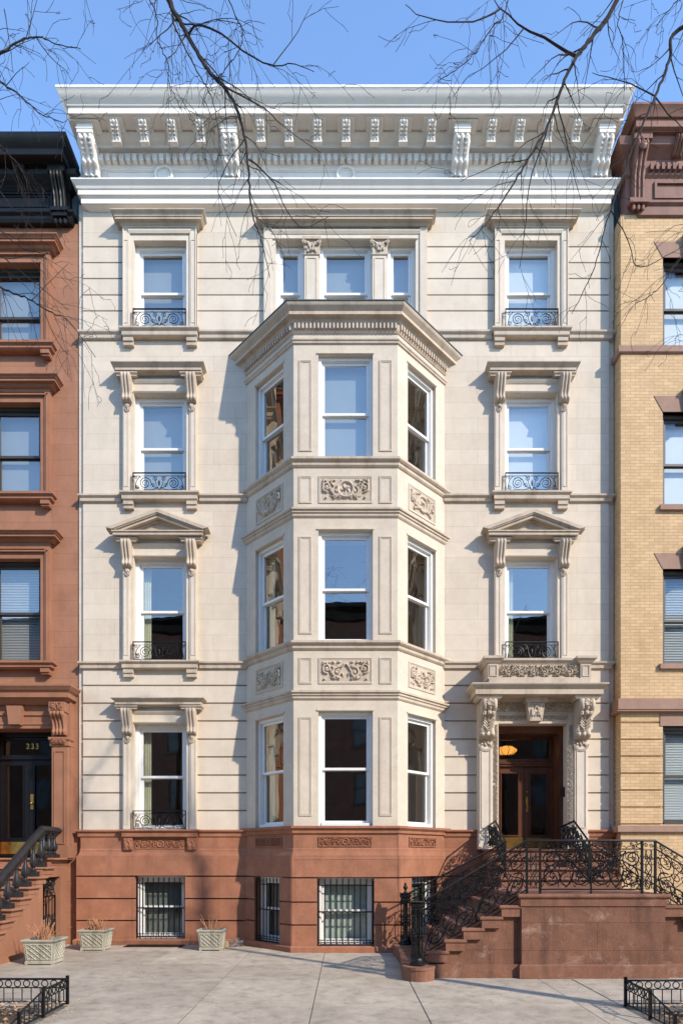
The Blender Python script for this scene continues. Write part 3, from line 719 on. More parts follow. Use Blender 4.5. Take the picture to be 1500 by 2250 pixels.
for (a,b) in ((BX[0]+.25,BX[1]-.22),(BX[1]+.25,BX[2]-.25),(BX[2]+.22,BX[3]-.25)):
    p=MB(); p.ring(a,b,16.53,16.82,.03,-.205,-.18); p.ring(a+.05,b-.05,16.56,16.79,.02,-.195,-.18); p.build('frieze_panel',M['white'],H)
    xc=(a+b)/2; 
    p=MB(); p.tube([(xc+.18*math.cos(t*PI/12),-.21,16.68+.18*math.sin(t*PI/12)) for t in range(25)],.035,7,cap=False); p.tube([(xc+.12*math.cos(t*PI/12),-.20,16.68+.12*math.sin(t*PI/12)) for t in range(25)],.018,6,cap=False)
    p.prism([(xc+.16*math.cos(t*PI/10),16.68+.16*math.sin(t*PI/10)) for t in range(20)],-.20,-.17,'y'); p.build('medallion',M['white'],H,smooth=True)
MB().box(-5.6,5.6,.1,6.2,16.1,17.62).build('roof',M['roof'],H)

# ---------------- entrance surround
DX=4.065
e=MB()
for s in (-1,1):
    e.box(DX+s*.75,DX+s*1.19,-.16,.5,2.09,5.30)
    e.cbox(min(DX+s*.885,DX+s*1.175),max(DX+s*.885,DX+s*1.175),-.205,-.15,2.42,4.35,.012)
    e.box(DX+s*.87,DX+s*1.19,-.225,-.15,2.09,2.42)
    e.ring(min(DX+s*.93,DX+s*1.13),max(DX+s*.93,DX+s*1.13),2.55,4.25,.015,-.22,-.20)
e.box(DX-.75,DX+.75,-.16,.5,4.82,5.30); e.mold(DX-.87,DX+.87,[(0,5.07),(.03,5.065),(.03,5.05),(0,5.04)],yf=-.16)
e.build('door_surround',M['rust'],H)
for s in (-1,1):
    o=relief('carving',2.55,.085,M['rust'],H,(DX+s*.81,-.163,3.52),seed=60+int(s),depth=.03,medal=False,dense=1.0)
    o.rotation_euler=(0,R(90),0); o.location=(DX+s*.81-.0425,-.163,3.52)
relief('carving',1.5,.12,M['rust'],H,(DX,-.163,4.88),seed=63,depth=.03,medal=False)
relief('carving',1.62,.21,M['rust'],H,(DX,-.163,5.075),seed=64,depth=.04,medal=False,dense=1.2)
MB().mold(DX-1.21,DX+1.21,[(0,5.56),(.22,5.56),(.22,5.535),(.20,5.51),(.16,5.47),(.14,5.45),(.13,5.44),(.13,5.34),(.10,5.335),(.0,5.33)],yf=-.50,yw=.0).build('entrance_cornice',M['trim'],H)
MB().mold(DX-1.17,DX+1.17,[(0,5.34),(.09,5.335),(.07,5.31),(.03,5.28),(0,5.26)],yf=-.165,yw=.0).build('entrance_frieze',M['trim'],H)
p=MB()
p.box(DX-1.06,DX+1.06,-.66,-.02,5.56,5.66); p.box(DX-1.02,DX+1.02,-.60,-.50,5.66,5.70); p.box(DX-.86,DX+.86,-.56,-.53,5.70,5.98)
p.mold(DX-.86,DX+.86,[(0,6.10),(.10,6.095),(.10,6.05),(.06,6.02),(.03,5.97),(0,5.96)],yf=-.53,yw=-.05)
for s in (-1,1):
    x0,x1=sorted((DX+s*.86,DX+s*1.08)); p.box(x0,x1,-.63,-.02,5.66,6.0); p.ring(x0+.03,x1-.03,5.71,5.95,.018,-.645,-.62)
    p.mold(x0-.01,x1+.01,[(0,6.13),(.09,6.12),(.09,6.07),(.05,6.03),(.02,5.99),(0,5.98)],yf=-.63,yw=-.0)
p.build('balcony_parapet',M['trim'],H)
relief('carving',1.66,.26,M['trim'],H,(DX,-.563,5.71),seed=66,depth=.055,medal=False,dense=1.5)
for s in (-1,1):
    xc=DX+s*1.03; c=MB(); w=.32
    c.mold(xc-w/2-.02,xc+w/2+.02,[(0,5.335),(.09,5.33),(.08,5.29),(.04,5.25),(0,5.25)],yf=-.50,yw=-.1)
    c.console(xc,w,[(.40,5.26),(.44,5.17),(.42,5.07),(.34,5.0),(.24,4.90),(.17,4.75),(.15,4.66),(.20,4.58),(.20,4.53),(.12,4.48),(.06,4.46)],yb=-.16,amp=.035,lobes=3)
    q=random.Random(70)
    for k in range(9): a=k*2*PI/8; c.tube([(xc,-.60,5.16),(xc+.06*math.cos(a),-.605,5.16+.05*math.sin(a)),(xc+.11*math.cos(a),-.59,5.16+.075*math.sin(a))],[.012,.026,.006],5)
    for k in range(9): c.blob((xc+(k%3-1)*.09,-.55+.04*abs(k%3-1),4.985-.02*(k//3)),(.045,.035,.03),seed=k,n=7,m=5)
    for k in range(8): c.tube([(xc+(-1)**k*.02,-.42,4.62+k*.03),(xc+(-1)**k*.10,-.43,4.70+k*.03),(xc+(-1)**k*.15,-.37,4.72+k*.02)],[.014,.024,.004],5)
    for k in range(12): c.blob((xc+q.uniform(-.10,.10),-.21,4.38+q.uniform(-.05,.06)),(.028,.03,.03),seed=k,n=6,m=5)
    for ss in (.13,.16): c.tube([(xc+ss*math.cos(PI+t*PI/10),-.215,4.36+ss*.9*math.sin(PI+t*PI/10)) for t in range(11)],.014,5)
    c.build('bracket',M['trim'],H,smooth=40)
k=MB(); k.prism([(DX-.13,4.83),(DX+.13,4.83),(DX+.19,5.22),(DX-.19,5.22)],-.40,-.1,'y'); k.box(DX-.23,DX+.23,-.44,-.1,5.22,5.33); k.build('keystone',M['trim'],H)
relief('carving',.24,.34,M['trim'],H,(DX,-.403,4.86),seed=72,depth=.035,medal=False,dense=2.5)
# door set in a panelled vestibule
dY=.52; w=MB()
w.box(DX-.75,DX-.66,.12,.80,2.09,4.82); w.box(DX+.66,DX+.75,.12,.80,2.09,4.82); w.box(DX-.66,DX+.66,.12,.80,4.66,4.82)
w.ring(DX-.66,DX+.66,4.08,4.66,.075,dY,dY+.07); w.box(DX-.66,DX+.66,dY-.04,dY+.07,3.98,4.08); w.box(DX-.66,DX+.66,dY-.065,dY,4.035,4.06)
w.build('door_frame',M['wood'],H)
MB().sheet(DX-.59,DX+.59,dY+.03,4.15,4.59).build('transom_pane',M['glassd'],H)
for s in (-1,1):
    d=MB(); x0,x1=(DX-.655,DX-.003) if s<0 else (DX+.003,DX+.655)
    g0,g1=x0+.14,x1-.14
    d.plates(x0,x1,2.11,3.975,[(g0,g1,2.42,3.82)],dY+.01,dY+.06); d.ring(g0-.03,g1+.03,2.39,3.85,.025,dY-.008,dY+.02)
    o=d.build('door',M['wood'],H); MB().sheet(g0-.003,g1+.003,dY+.03,2.417,3.823).build('pane',M['glassd'],o)
    MB().box(x0+.02,x1-.02,dY+.002,dY+.012,2.13,2.36).build('kick_plate',M['brass'],o)
    if s>0:
        h=MB(); h.box(x0+.03,x0+.085,dY-.003,dY+.012,2.95,3.30); h.blob((x0+.057,dY-.05,3.05),(.03,.03,.03),bump=.02); h.tube([(x0+.057,dY,3.05),(x0+.057,dY-.05,3.05)],.01,6); h.blob((x0+.057,dY-.015,3.40),(.022,.02,.022),bump=.02)
        h.tube([(x0+.057,dY-.01,3.28),(x0+.057,dY-.05,3.25),(x0+.057,dY-.05,3.15),(x0+.057,dY-.01,3.10)],.009,6); h.build('door_handle',M['brass'],o,smooth=True)
MB().cbox(0,.03,-.02,.02,-.11,.11).build('intercom',M['black'],H,loc=(DX+.722,.02,3.35))
MB().box(DX-.75,DX+.75,-.15,.55,2.0,2.095).build('threshold',M['brownstoop'],H)
# rooms behind the glass
def rooms(parent,x0,x1,zs,y0=.36,y1=4.5,bay=False):
    r=MB(); r.box(x0,x1,y1,y1+.1,zs[0],zs[-1]); r.box(x0,x0+.1,y0,y1,zs[0],zs[-1]); r.box(x1-.1,x1,y0,y1,zs[0],zs[-1])
    for z in zs: r.box(x0+.1,x1-.1,y0,y1,z-.12,z)
    return r
r=rooms(H,-5.8,5.8,[-.1,2.0,5.75,9.4,13.0,16.0])
for zf in (2.0,5.75,9.4,12.75):
    r.prism([(-2.0,.3),(-1.0,-.93),(1.0,-.93),(2.0,.3)],zf-.12,zf)
for xx in (-2.5,2.5): r.box(xx-.05,xx+.05,.36,4.5,-.1,16)
r.build('interior_wall',M['room'],H)

# hallway lamp
LP=empty('pendant_lamp',(3.93,1.6,4.62),'amber glass pendant lamp glowing in the hall behind the transom of the wooden doors','lamp')
l=MB(); l.lathe((0,0,0),[(.03,-.20),(.16,-.18),(.25,-.11),(.25,-.07),(.16,-.01),(.04,.02)],16); l.build('lamp_shade',M['lamp'],LP,smooth=True)
l=MB(); l.tube([(0,0,.02),(0,0,1.0)],.01,6); l.lathe((0,0,-.235),[(.005,0),(.03,.015),(.03,.034)],8)
for k in range(8): a=k*PI/4; l.tube([(.04*math.cos(a),.04*math.sin(a),.02),(.17*math.cos(a),.17*math.sin(a),-.005),(.26*math.cos(a),.26*math.sin(a),-.09),(.17*math.cos(a),.17*math.sin(a),-.19),(.02*math.cos(a),.02*math.sin(a),-.21)],.008,5)
l.build('lamp_frame',M['brass'],LP)

# =================================================================== MAIN STOOP
ST=empty('stoop',(3.9,-2.9,0),'double brownstone stoop with scrolled black iron railings in front of the limestone house entrance','stoop')
ST.location=(0,0,0)
cx=3.90; noses=[1.27,1.55,1.83,2.12,2.43]; zs_=[.43,.61,.79,.97,1.15]; YF=-3.96; YB=-1.48
def mir(mb,s):
    if s>0: mb.M=Matrix.Translation((2*cx,0,0))@Matrix.Diagonal((-1,1,1,1)).to_4x4()
    return mb
for s in (-1,1):
    for k,(nx,z) in enumerate(zip(noses,zs_)):
        m=mir(MB(),s); x1=nx+.36
        m.sweep([(nx+.03,YB),(nx+.03,YF+.03),(x1-.03,YF+.03),(x1-.03,YB)],[(0,z),(.02,z-.001),(.03,z-.012),(.033,z-.028),(.03,z-.044),(.015,z-.055),(0,z-.058)])
        m.box(nx+.03,x1-.03,YF+.02,YB,z-.18,z-.056); m.build('step',M['brownstoop'],ST)
    m=mir(MB(),s)
    for k,(nx,z) in enumerate(zip(noses,zs_)): m.box(nx+.05+.0*k,2.80,YF+.09,YB+.02,(zs_[k-1]-.06 if k else 0),z-.06)
    m.build('side_wall',M['brownstoopw'],ST)
    m=mir(MB(),s); m.box(1.36,2.76,YF+.045,YF+.12,0,.215); m.build('plinth',M['brownstoop'],ST)
    m=mir(MB(),s); out=[(1.14+.25*math.cos(a),-4.03+.25*math.sin(a)) for a in [R(10-200*i/12) for i in range(13)]]
    out=[(1.38,-1.5)]+[(1.385,-3.9)]+out+smooth2([(.905,-3.85),(.93,-3.3),(.97,-2.6),(.96,-2.0),(.93,-1.5)],8)
    m.prism(out[::-1],0,.175); m.prism([( (p[0]-1.15)*1.03+1.15,(p[1]+2.7)*1.008-2.7) for p in out][::-1],.175,.22); m.build('bottom_step',M['brownstoop'],ST)
l=MB(); l.box(2.77,5.03,YF,-1.2,0,1.14); l.build('landing_wall',M['brownstoopw'],ST)
l=MB(); l.sweep([(2.77,-1.3),(2.77,YF),(5.03,YF),(5.03,-1.3)],[(0,1.33),(.055,1.328),(.065,1.31),(.062,1.285),(.05,1.27),(.03,1.262),(.025,1.25),(.02,1.14),(0,1.14)]); l.build('landing',M['brownstoop'],ST)
l=MB(); l.sweep([(2.77,-2),(2.77,YF),(5.03,YF),(5.03,-2)],[(0,.225),(.03,.215),(.04,.20),(.04,0),(0,0)]); l.build('plinth',M['brownstoop'],ST)
for k,(yn,z) in enumerate(((-1.85,1.52),(-1.55,1.71),(-1.25,1.90),(-.95,2.09))):
    m=MB(); m.sweep([(2.98,.0-(.02 if k<3 else .16)),(2.98,yn+.03),(5.28,yn+.03),(5.28,.0-(.02 if k<3 else .16))],[(0,z),(.02,z-.001),(.03,z-.012),(.033,z-.028),(.028,z-.044),(.012,z-.055),(0,z-.058)])
    m.box(2.98,5.28,yn+.045,-.1,z-.19,z-.056); m.build('step',M['brownstoop'],ST)
MB().box(3.0,5.26,-.9,-.03,0,1.9).build('side_wall',M['brownstoopw'],ST)
# railings
def newel(x,y,z,h=1.0,finial=True,parent=None):
    n=MB(); r=.085
    n.lathe((0,0,0),[(.125,0),(.125,.03),(.105,.05),(.11,.09),(.09,.12)],8,R(22.5)); n.lathe((0,0,h-.06),[(.09,-.05),(.115,-.02),(.12,0),(.12,.02),(.10,.035),(.125,.045),(.125,.06)],8,R(22.5))
    for k in range(8):
        a=k*PI/4+R(22.5); ca,sa=math.cos(a),math.sin(a)
        n.tube([(r*ca,r*sa,.1),(r*ca,r*sa,h-.1)],.011,5)
        for zz in (.16,h*.45,h*.5,h-.18): n.blob((r*1.05*ca,r*1.05*sa,zz),(.018,.018,.02),seed=k,n=6,m=4)
        b=a+PI/8; cb,sb=math.cos(b),math.sin(b)
        for z0,sg in ((.13,1),(h*.52,1),(h-.14,-1),(h*.43,-1)):
            n.tube([(r*cb*(1+.15*math.sin(t)),r*sb*(1+.15*math.sin(t)),z0+sg*.07*t/1.57) for t in (0,.5,1,1.57)],[.018,.014,.010,.006],5)
    for zz in (.12,h*.475,h-.12): n.tube([(r*math.cos(t*PI/4+R(22.5)),r*math.sin(t*PI/4+R(22.5)),zz) for t in range(9)],.010,5,cap=False)
    n.tube([(0,0,.1),(0,0,h-.1)],.02,6)
    o=n.build('newel_post',M['iron'],parent,smooth=40,loc=(x,y,z))
    if finial:
        f=MB(); f.lathe((0,0,h),[(.05,0),(.03,.02),(.018,.045),(.03,.07),(.045,.10),(.04,.13),(.015,.15),(.028,.165),(.02,.19),(.003,.20)],10); f.build('finial',M['iron'],o,smooth=True)
    return o
def lin(a,b): return lambda u:(a[1]+(b[1]-a[1])*(u-a[0])/(b[0]-a[0]))
RY=-3.86
for s in (-1,1):
    fx=(lambda u:u) if s<0 else (lambda u:2*cx-u)
    mpf=lambda u,z,fx=fx:(fx(u),RY,z)
    rl_=MB(); top=lin((1.22,1.20),(2.88,2.175)); b=MB()
    rl_.tube([mpf(1.12,1.17),mpf(1.26,1.21),mpf(2.88,2.175),mpf(cx,2.175)],.024,8,flat=.8)
    rl_.tube([mpf(1.24,1.07),mpf(2.88,2.045)],.012,6)
    botl=lambda u: 1.40-.62*(2.88-u)-.02*math.sin((u-1.2)/1.68*PI) if u<2.9 else 1.40
    rl_.tube([mpf(u,botl(u)) for u in [1.24+1.64*i/14 for i in range(15)]],.012,6)
    rl_.tube([mpf(u,botl(u)-.05-.03*math.sin((u-1.24)/1.64*PI)) for u in [1.20+1.68*i/14 for i in range(15)]],.009,5)
    ro=rl_.build('railing',M['iron'],ST,smooth=40)
    for ux in (2.88,3.09): MB().box(fx(ux)-.017,fx(ux)+.017,RY-.017,RY+.017,1.33,2.17).build('post',M['iron'],ro)
    sc=MB(); scrolls(sc,mpf,1.27,2.87,botl,lambda u:top(u)-.13,.36,.0105,seed=3); scrolls(sc,mpf,1.30,2.87,botl,lambda u:top(u)-.13,.27,.007,seed=33,mirror=False); scrolls(sc,mpf,1.30,2.87,lambda u:top(u)-.12,lambda u:top(u)-.025,.2,.005,seed=4,n=4,dense=.4)
    sc.build('scrollwork',M['iron'],ro)
    sc=MB()
    for t in (0,1): # narrow lyre panel between the posts
        for sg in (-1,1):
            sc.tube([mpf(2.985+sg*u,1.40+v) for u,v in [(.05*math.sin(i/15*PI*2.5+t),.6*i/15+.02) for i in range(16)]],.008,5)
    for v in (1.42,1.6,1.8,2.03): sc.tube([mpf(2.90,v),mpf(3.08,v)],.007,5)
    for v in (1.5,1.9,2.1):
        for sg in (-1,1): sc.tube([mpf(2.985+sg*(.045+a),v+b_) for a,b_ in spiral(0,0,.035,0,1.4,sg)],.007,4)
    sc.build('scrollwork',M['iron'],ro)
    newel(fx(1.12),-4.03,.22,1.0,False,ST)
    # back railing
    mpb=lambda u,z,fx=fx:(fx(u),-1.62,z); XB=3.09; topb=lin((1.2,1.22),(XB,2.20))
    rb=MB(); rb.tube([mpb(1.15,1.18),mpb(1.28,1.24),mpb(XB,2.20)],.022,8,flat=.8); rb.tube([mpb(1.24,1.08),mpb(XB,2.07)],.011,6)
    botb=lambda u: .58+.62*(u-1.55) if u>1.3 else .43
    rb.tube([mpb(1.24,.42),mpb(XB,botb(XB))],.011,6)
    mps=lambda u,z,fx=fx:(fx(XB),u,z)
    tp=lambda u: 2.65 if u>-.85 else 2.65+(u+.85)*.55
    rb.tube([mps(-1.68,2.20),mps(-1.3,2.41),mps(-.85,2.66),mps(-.06,2.58)],.022,8,flat=.8)
    bt=lambda u: 2.13 if u>-.85 else 2.13+(u+.85)*.62
    rb.tube([mps(-1.66,bt(-1.66)),mps(-.85,2.13),mps(-.08,2.13)],.011,6); 
    for u in (-1.66,-.08): rb.box(fx(XB)-.015,fx(XB)+.015,u-.015,u+.015,1.33 if u<-1 else 2.09,tp(u)-.03)
    o=rb.build('railing',M['iron'],ST,smooth=40)
    sc=MB(); scrolls(sc,mpb,1.28,XB-.02,botb,lambda u:topb(u)-.13,.30,.0105,seed=8); scrolls(sc,mps,-1.64,-.1,bt,lambda u:tp(u)-.06,.26,.011,seed=9)
    scrolls(sc,mps,-1.60,-.14,bt,lambda u:tp(u)-.10,.20,.010,seed=19)
    sc.build('scrollwork',M['iron'],o)
    newel(fx(1.16),-1.62,.22,1.0,True,ST)
ro=MB(); ro.tube([(3.09,RY,1.40),(4.71,RY,1.40)],.012,6); ro.tube([(3.09,RY,2.04),(4.71,RY,2.04)],.010,6); ro.box(cx-.012,cx+.012,RY-.012,RY+.012,1.33,2.03); ro=ro.build('railing',M['iron'],ST)
sc=MB(); mpf=lambda u,z:(u,RY,z)
scrolls(sc,mpf,3.11,cx,lambda u:1.42,lambda u:2.03,.36,.0115,seed=12); scrolls(sc,lambda u,z:mpf(2*cx-u,z),3.11,cx,lambda u:1.42,lambda u:2.03,.36,.0115,seed=12)
scrolls(sc,mpf,3.11,4.69,lambda u:2.045,lambda u:2.155,.22,.006,seed=13,dense=.4)
scrolls(sc,lambda u,z:mpf(u,z)[:1]+(RY+.006,)+(z,),3.12,4.69,lambda u:1.42,lambda u:2.03,.26,.007,seed=31,mirror=False)
sc.tube([mpf(u,z) for u,z in bez((3.15,2.0),(3.5,2.0),(3.6,1.8),(cx,1.5))],.011,5); sc.tube([mpf(2*cx-u,z) for u,z in bez((3.15,2.0),(3.5,2.0),(3.6,1.8),(cx,1.5))],.011,5)
sc.build('scrollwork',M['iron'],ro)

# =================================================================== LEFT BROWNSTONE
B=empty('brownstone_house',(0,0,0),'reddish brownstone house with black bracketed cornice and black double doors, at the left edge','townhouse')
Y0=.08; BXC=-7.26
BFL=[(6.20,8.47,.5,8.99),(9.88,11.90,.47,12.36),(13.17,14.97,.42,15.38)]
hs=[(BXC-.575,BXC+.575,a,b) for a,b,_,_ in BFL]+[(BXC-2.4-.575,BXC-2.4+.575,a,b) for a,b,_,_ in BFL]; dh=(-7.90,-6.40,1.9,4.72); hs.append(dh)
w=MB(); w.plates(-12,-5.895,-.2,15.9,EN(hs),Y0,Y0+.3); w.build('wall',M['brown2'],B)
for x in (BXC,BXC-2.4):
    for i,(a,b,rl,ht) in enumerate(BFL):
        s=MB()
        for sg in (-1,1):
            s.box(x+sg*.575,x+sg*.68,-.02,.2,a,b); s.box(x+sg*.68,x+sg*.79,-.055,.1,a,b+.2)
            lo,hi=sorted((x+sg*.715,x+sg*.745)); s.box(lo,hi,-.075,-.05,a,b+.16)
        s.box(x-.68,x+.68,-.02,.2,b,b+.2); s.box(x-.745,x+.745,-.075,-.015,b+.13,b+.16); s.box(x-.79,x+.79,-.05,.1,b+.2,ht-.17); s.build('window_surround',M['brown2t'],B)
        z=ht-.19
        MB().mold(x-.80,x+.80,[(0,z+.19),(.24,z+.19),(.24,z+.17),(.20,z+.14),(.19,z+.12),(.17,z+.115),(.17,z+.07),(.10,z+.065),(.07,z+.02),(.03,z),(0,z)],yf=-.03,yw=Y0+.02).build('window_hood',M['brown2t'],B)
        MB().mold(x-.80,x+.80,[(0,a),(.10,a),(.10,a-.05),(.05,a-.08),(.05,a-.13),(0,a-.16)],yf=-.05,yw=Y0+.05).build('sill',M['brown2t'],B)
        for sg in (-1,1): c=MB(); c.box(x+sg*.60,x+sg*.79,-.09,Y0,a-.24,a-.16); c.box(x+sg*.61,x+sg*.78,-.06,Y0,a-.28,a-.24); c.build('sill_bracket',M['brown2t'],B)
        window(B,x,a,1.15,b-a,.15,0,rl,'dframe','glass',casing=.07,sash=.055,blind=(('slat',1) if i==0 else ('shade',.95)))
# cornice
c=MB(); c.sweep([(-12,-.33),(-6.15,-.33),(-6.15,.1)],[(0,17.19),(.27,17.18),(.27,17.14),(.25,17.08),(.17,16.98),(.15,16.95),(.15,16.83),(.12,16.82),(0,16.80)]); c.box(-12,-6.15,-.335,.1,16.79,17.17)
c.build('cornice',M['bcorn'],B,smooth=25)
MB().box(-12,-5.92,-.55,.3,17.185,17.21).build('roof_edge',M['roof'],B)
f=MB(); f.sweep([(-12,-.02),(-6.04,-.02),(-6.04,.1)],[(0,16.80),(.22,16.79),(.20,16.7),(.14,16.62),(.08,16.58),(.02,16.5),(0,16.5)]); f.box(-12,-6.04,-.021,.1,15.85,16.795)
f.sweep([(-12,-.02),(-6.02,-.02),(-6.02,.1)],[(0,16.04),(.10,16.03),(.10,15.98),(.05,15.94),(.05,15.88),(.02,15.82),(0,15.82)])
f.ring(-8.4,-6.42,16.10,16.48,.035,-.045,-.015); f.ring(-8.33,-6.49,16.17,16.41,.02,-.035,-.015)
f.build('frieze',M['bcorn'],B)
for xc in (-6.22,-8.6,-10.9):
    c=MB(); c.box(xc-.18,xc+.18,-.32,.0,16.66,16.80)
    c.console(xc,.28,[(.30,16.66),(.31,16.58),(.24,16.48),(.17,16.38),(.15,16.30),(.12,16.2),(.11,16.04)],yb=-.02,amp=.05,lobes=4)
    c.box(xc-.19,xc+.19,-.17,0,15.97,16.05); c.box(xc-.16,xc+.16,-.14,0,15.88,15.97)
    for k in (-1,0,1): c.lathe((xc+k*.1,-.08,15.76),[(.025,0),(.045,.06),(.02,.12)],7)
    c.build('bracket',M['bcorn'],B,smooth=40)
for xc in (-7.0,-7.8,-9.4,-10.2):
    c=MB(); c.console(xc,.2,[(.30,16.79),(.30,16.74),(.2,16.66),(.1,16.6)],yb=-.02,amp=.04); c.build('modillion',M['bcorn'],B,smooth=40)
# entrance of the brownstone
e=MB(); PXC=-6.17
e.box(-6.40,-5.98,-.12,.4,1.9,4.72); e.cbox(-6.36,-6.00,-.20,-.1,1.95,4.30,.01); e.ring(-6.30,-6.07,2.2,4.22,.02,-.22,-.19); e.box(-6.40,-5.97,-.24,-.1,1.9,2.15)
e.mold(-6.36,-6.0,[(0,4.52),(.05,4.51),(.05,4.46),(.02,4.42),(.03,4.33),(0,4.30)],yf=-.2,yw=.0)
e.box(-8.3,-5.99,-.12,.4,4.72,5.32); e.box(-7.9,-6.4,-.14,-.1,4.80,4.86); e.box(-7.9,-6.4,-.15,-.1,5.0,5.05)
e.box(-8.4,-7.9,-.12,.4,1.9,4.72); e.build('door_surround',M['brown2t'],B)
MB().sweep([(-8.6,-.20),(-6.10,-.20),(-6.10,.1)],[(0,5.62),(.27,5.60),(.27,5.56),(.24,5.52),(.22,5.49),(.19,5.46),(.17,5.44),(.17,5.34),(.12,5.33),(.06,5.28),(.0,5.22)]).build('entrance_cornice',M['brown2t'],B)
c=MB(); c.box(-6.36,-6.02,-.34,-.1,5.04,5.25); c.console(-6.19,.30,[(.24,5.04),(.25,4.98),(.17,4.90),(.12,4.80),(.10,4.70),(.12,4.62),(.08,4.56)],yb=-.14,amp=.04,lobes=4)
c.build('bracket',M['brown2t'],B,smooth=40)
relief('carving',.26,.18,M['brown2t'],B,(-6.19,-.343,5.06),seed=80,depth=.03,medal=False,dense=2); relief('carving',.30,.13,M['brown2t'],B,(-6.18,-.255,4.36),seed=81,depth=.03,medal=False,dense=2)
MB().prism([(-7.25,4.78),(-7.02,4.78),(-6.97,5.18),(-7.30,5.18)],-.28,-.1,'y').build('keystone',M['brown2t'],B)
d=MB(); dY=.42; d.box(-7.90,-7.84,dY-.1,dY+.1,1.9,4.72); d.box(-6.46,-6.40,dY-.1,dY+.1,1.9,4.72); d.box(-7.84,-6.46,dY-.1,dY+.1,4.62,4.72); d.box(-7.84,-6.46,dY-.05,dY+.06,4.12,4.22); d.box(-7.84,-6.46,dY-.02,dY+.06,4.56,4.62); d.box(-7.84,-7.72,dY-.02,dY+.06,4.22,4.56)
d.build('door_frame',M['bdoor'],B); MB().sheet(-7.84,-6.46,dY+.03,4.2,4.6).build('transom_pane',M['glassd'],B)
for s in (-1,1):
    x0,x1=(-7.835,-7.153) if s<0 else (-7.147,-6.465); d=MB(); g0,g1=(x0+.17,x1-.14) if s<0 else (x0+.14,x1-.17)
    d.plates(x0,x1,1.93,4.11,[(g0,g1,2.35,3.98)],dY,dY+.05); d.ring(g0-.03,g1+.03,2.32,4.01,.02,dY-.015,dY+.02); o=d.build('door',M['bdoor'],B)
    MB().sheet(g0,g1,dY+.022,2.35,3.98).build('pane',M['glassd'],o); MB().box(x0+.04,x1-.05,dY-.012,dY,1.99,2.26).build('kick_plate',M['brass'],o)
    if s>0:
        h=MB(); h.box(x0+.03,x0+.10,dY-.012,dY,3.00,3.34); h.blob((x0+.065,dY-.05,3.13),(.032,.03,.032),bump=.02); h.tube([(x0+.065,dY,3.13),(x0+.065,dY-.05,3.13)],.012,6); h.build('door_handle',M['brass'],o,smooth=True)
def text(s,size,loc,mat,parent,name,ext=.004,font=None):
    cu=bpy.data.curves.new(name,'FONT'); cu.body=s; cu.size=size; cu.extrude=ext; cu.align_x='CENTER'; cu.align_y='CENTER'; cu.space_character=1.15; cu.offset=.002
    to=bpy.data.objects.new('tmp',cu); COL.objects.link(to); bpy.context.view_layer.update()
    me=bpy.data.meshes.new_from_object(to.evaluated_get(bpy.context.evaluated_depsgraph_get())); bpy.data.objects.remove(to)
    me.materials.clear(); me.materials.append(mat); o=bpy.data.objects.new(name,me); COL.objects.link(o); o.location=loc; o.rotation_euler=(R(90),0,0); o.parent=parent; return o
text('233',.18,(-7.08,dY+.012,4.42+.0),M['brass'],B,'house_number')
r=rooms(B,-11.9,-5.95,[1.8,5.6,9.3,12.7,15.8],y0=.42); r.box(-9,-5.95,.46+.3,.9,1.8,1.85); r.build('interior_wall',M['room'],B)
MB().box(-12,-5.95,.1,6.2,15.85,17.1).build('roof',M['roof'],B)

# brownstone stoop (runs toward the street)
SB=empty('brownstone_stoop',(0,0,0),'brownstone stoop with heavy dark balusters and an iron gate beneath, at the left edge','stoop')
XS=-6.12; XL=-8.3
sw=MB(); sw.box(XS-.35,XS,-.31,Y0,0,1.62); sw.box(XS-.35,XS,-1.06,-.31,1.50,1.62); sw.box(XL,XS,-.80,Y0-.001,1.62,1.80) 
nst=9; zk=lambda k:1.9-.187*k; yk=lambda k:-.77-.32*k
for k in range(1,nst+1): 
    if zk(k)-.06>.02: sw.box(XS-.35,XS,yk(k)+.03,max(yk(k-1)+.03 if k>1 else -.80,yk(k)+.05) if k>1 else -1.10,0,zk(k)-.05)
sw.box(XS-.35,XS,yk(1)+.03,-.80,1.62,zk(1)-.05)
sw.build('side_wall',M['brown2t'],SB)
iw=MB(); iw.box(XL,XS-.36,-.80,Y0-.01,0,1.61)
for k in range(1,nst+1): iw.box(XL,XS-.352,yk(k)+.03,yk(k-1)+.03,0,max(.02,zk(k)-.055))
iw.build('under_wall',M['room'],SB)
def nose(z,y,y2,x1=XS+.06):
    m=MB(); m.sweep([(XL,y),(x1-.03,y),(x1-.03,y2)],[(0,z),(.02,z-.001),(.03,z-.012),(.03,z-.035),(.02,z-.045),(0,z-.05)]); m.box(XL,x1-.03,y,y2,z-.0495,z-.001); m.box(XL,XS+.012,y+.02,y2,z-.15,z-.0505); return m
nose(1.9,-.80,Y0-.005,XS+.12).build('landing',M['brown2t'],SB)
for k in range(1,nst+1): nose(zk(k),yk(k),yk(k)+.42).build('step',M['brown2t'],SB)
MB().box(-6.45,-5.95,yk(9)-.45,yk(9)+.1,0,.28).build('newel_base',M['brown2t'],SB)
XR=-6.22
def rz(y): return 2.56 if y>-.95 else 2.56+(y+.95)*.61
hr=MB(); ys=[.0,-.95]+[-.95-.3*i for i in range(1,11)]
prf=[(-.085,-.05),(-.085,-.01),(-.06,.02),(-.03,.045),(0,.052),(.03,.045),(.06,.02),(.085,-.01),(.085,-.05),(.055,-.065),(.055,-.085),(-.055,-.085),(-.055,-.065)]
vs=[(XR+p,y,rz(y)+q-.05) for y in ys for p,q in prf]; n=len(prf)
fs=[(i*n+j,i*n+(j+1)%n,(i+1)*n+(j+1)%n,(i+1)*n+j) for i in range(len(ys)-1) for j in range(n)]+[tuple(range(n)),tuple(range((len(ys)-1)*n,len(ys)*n))]
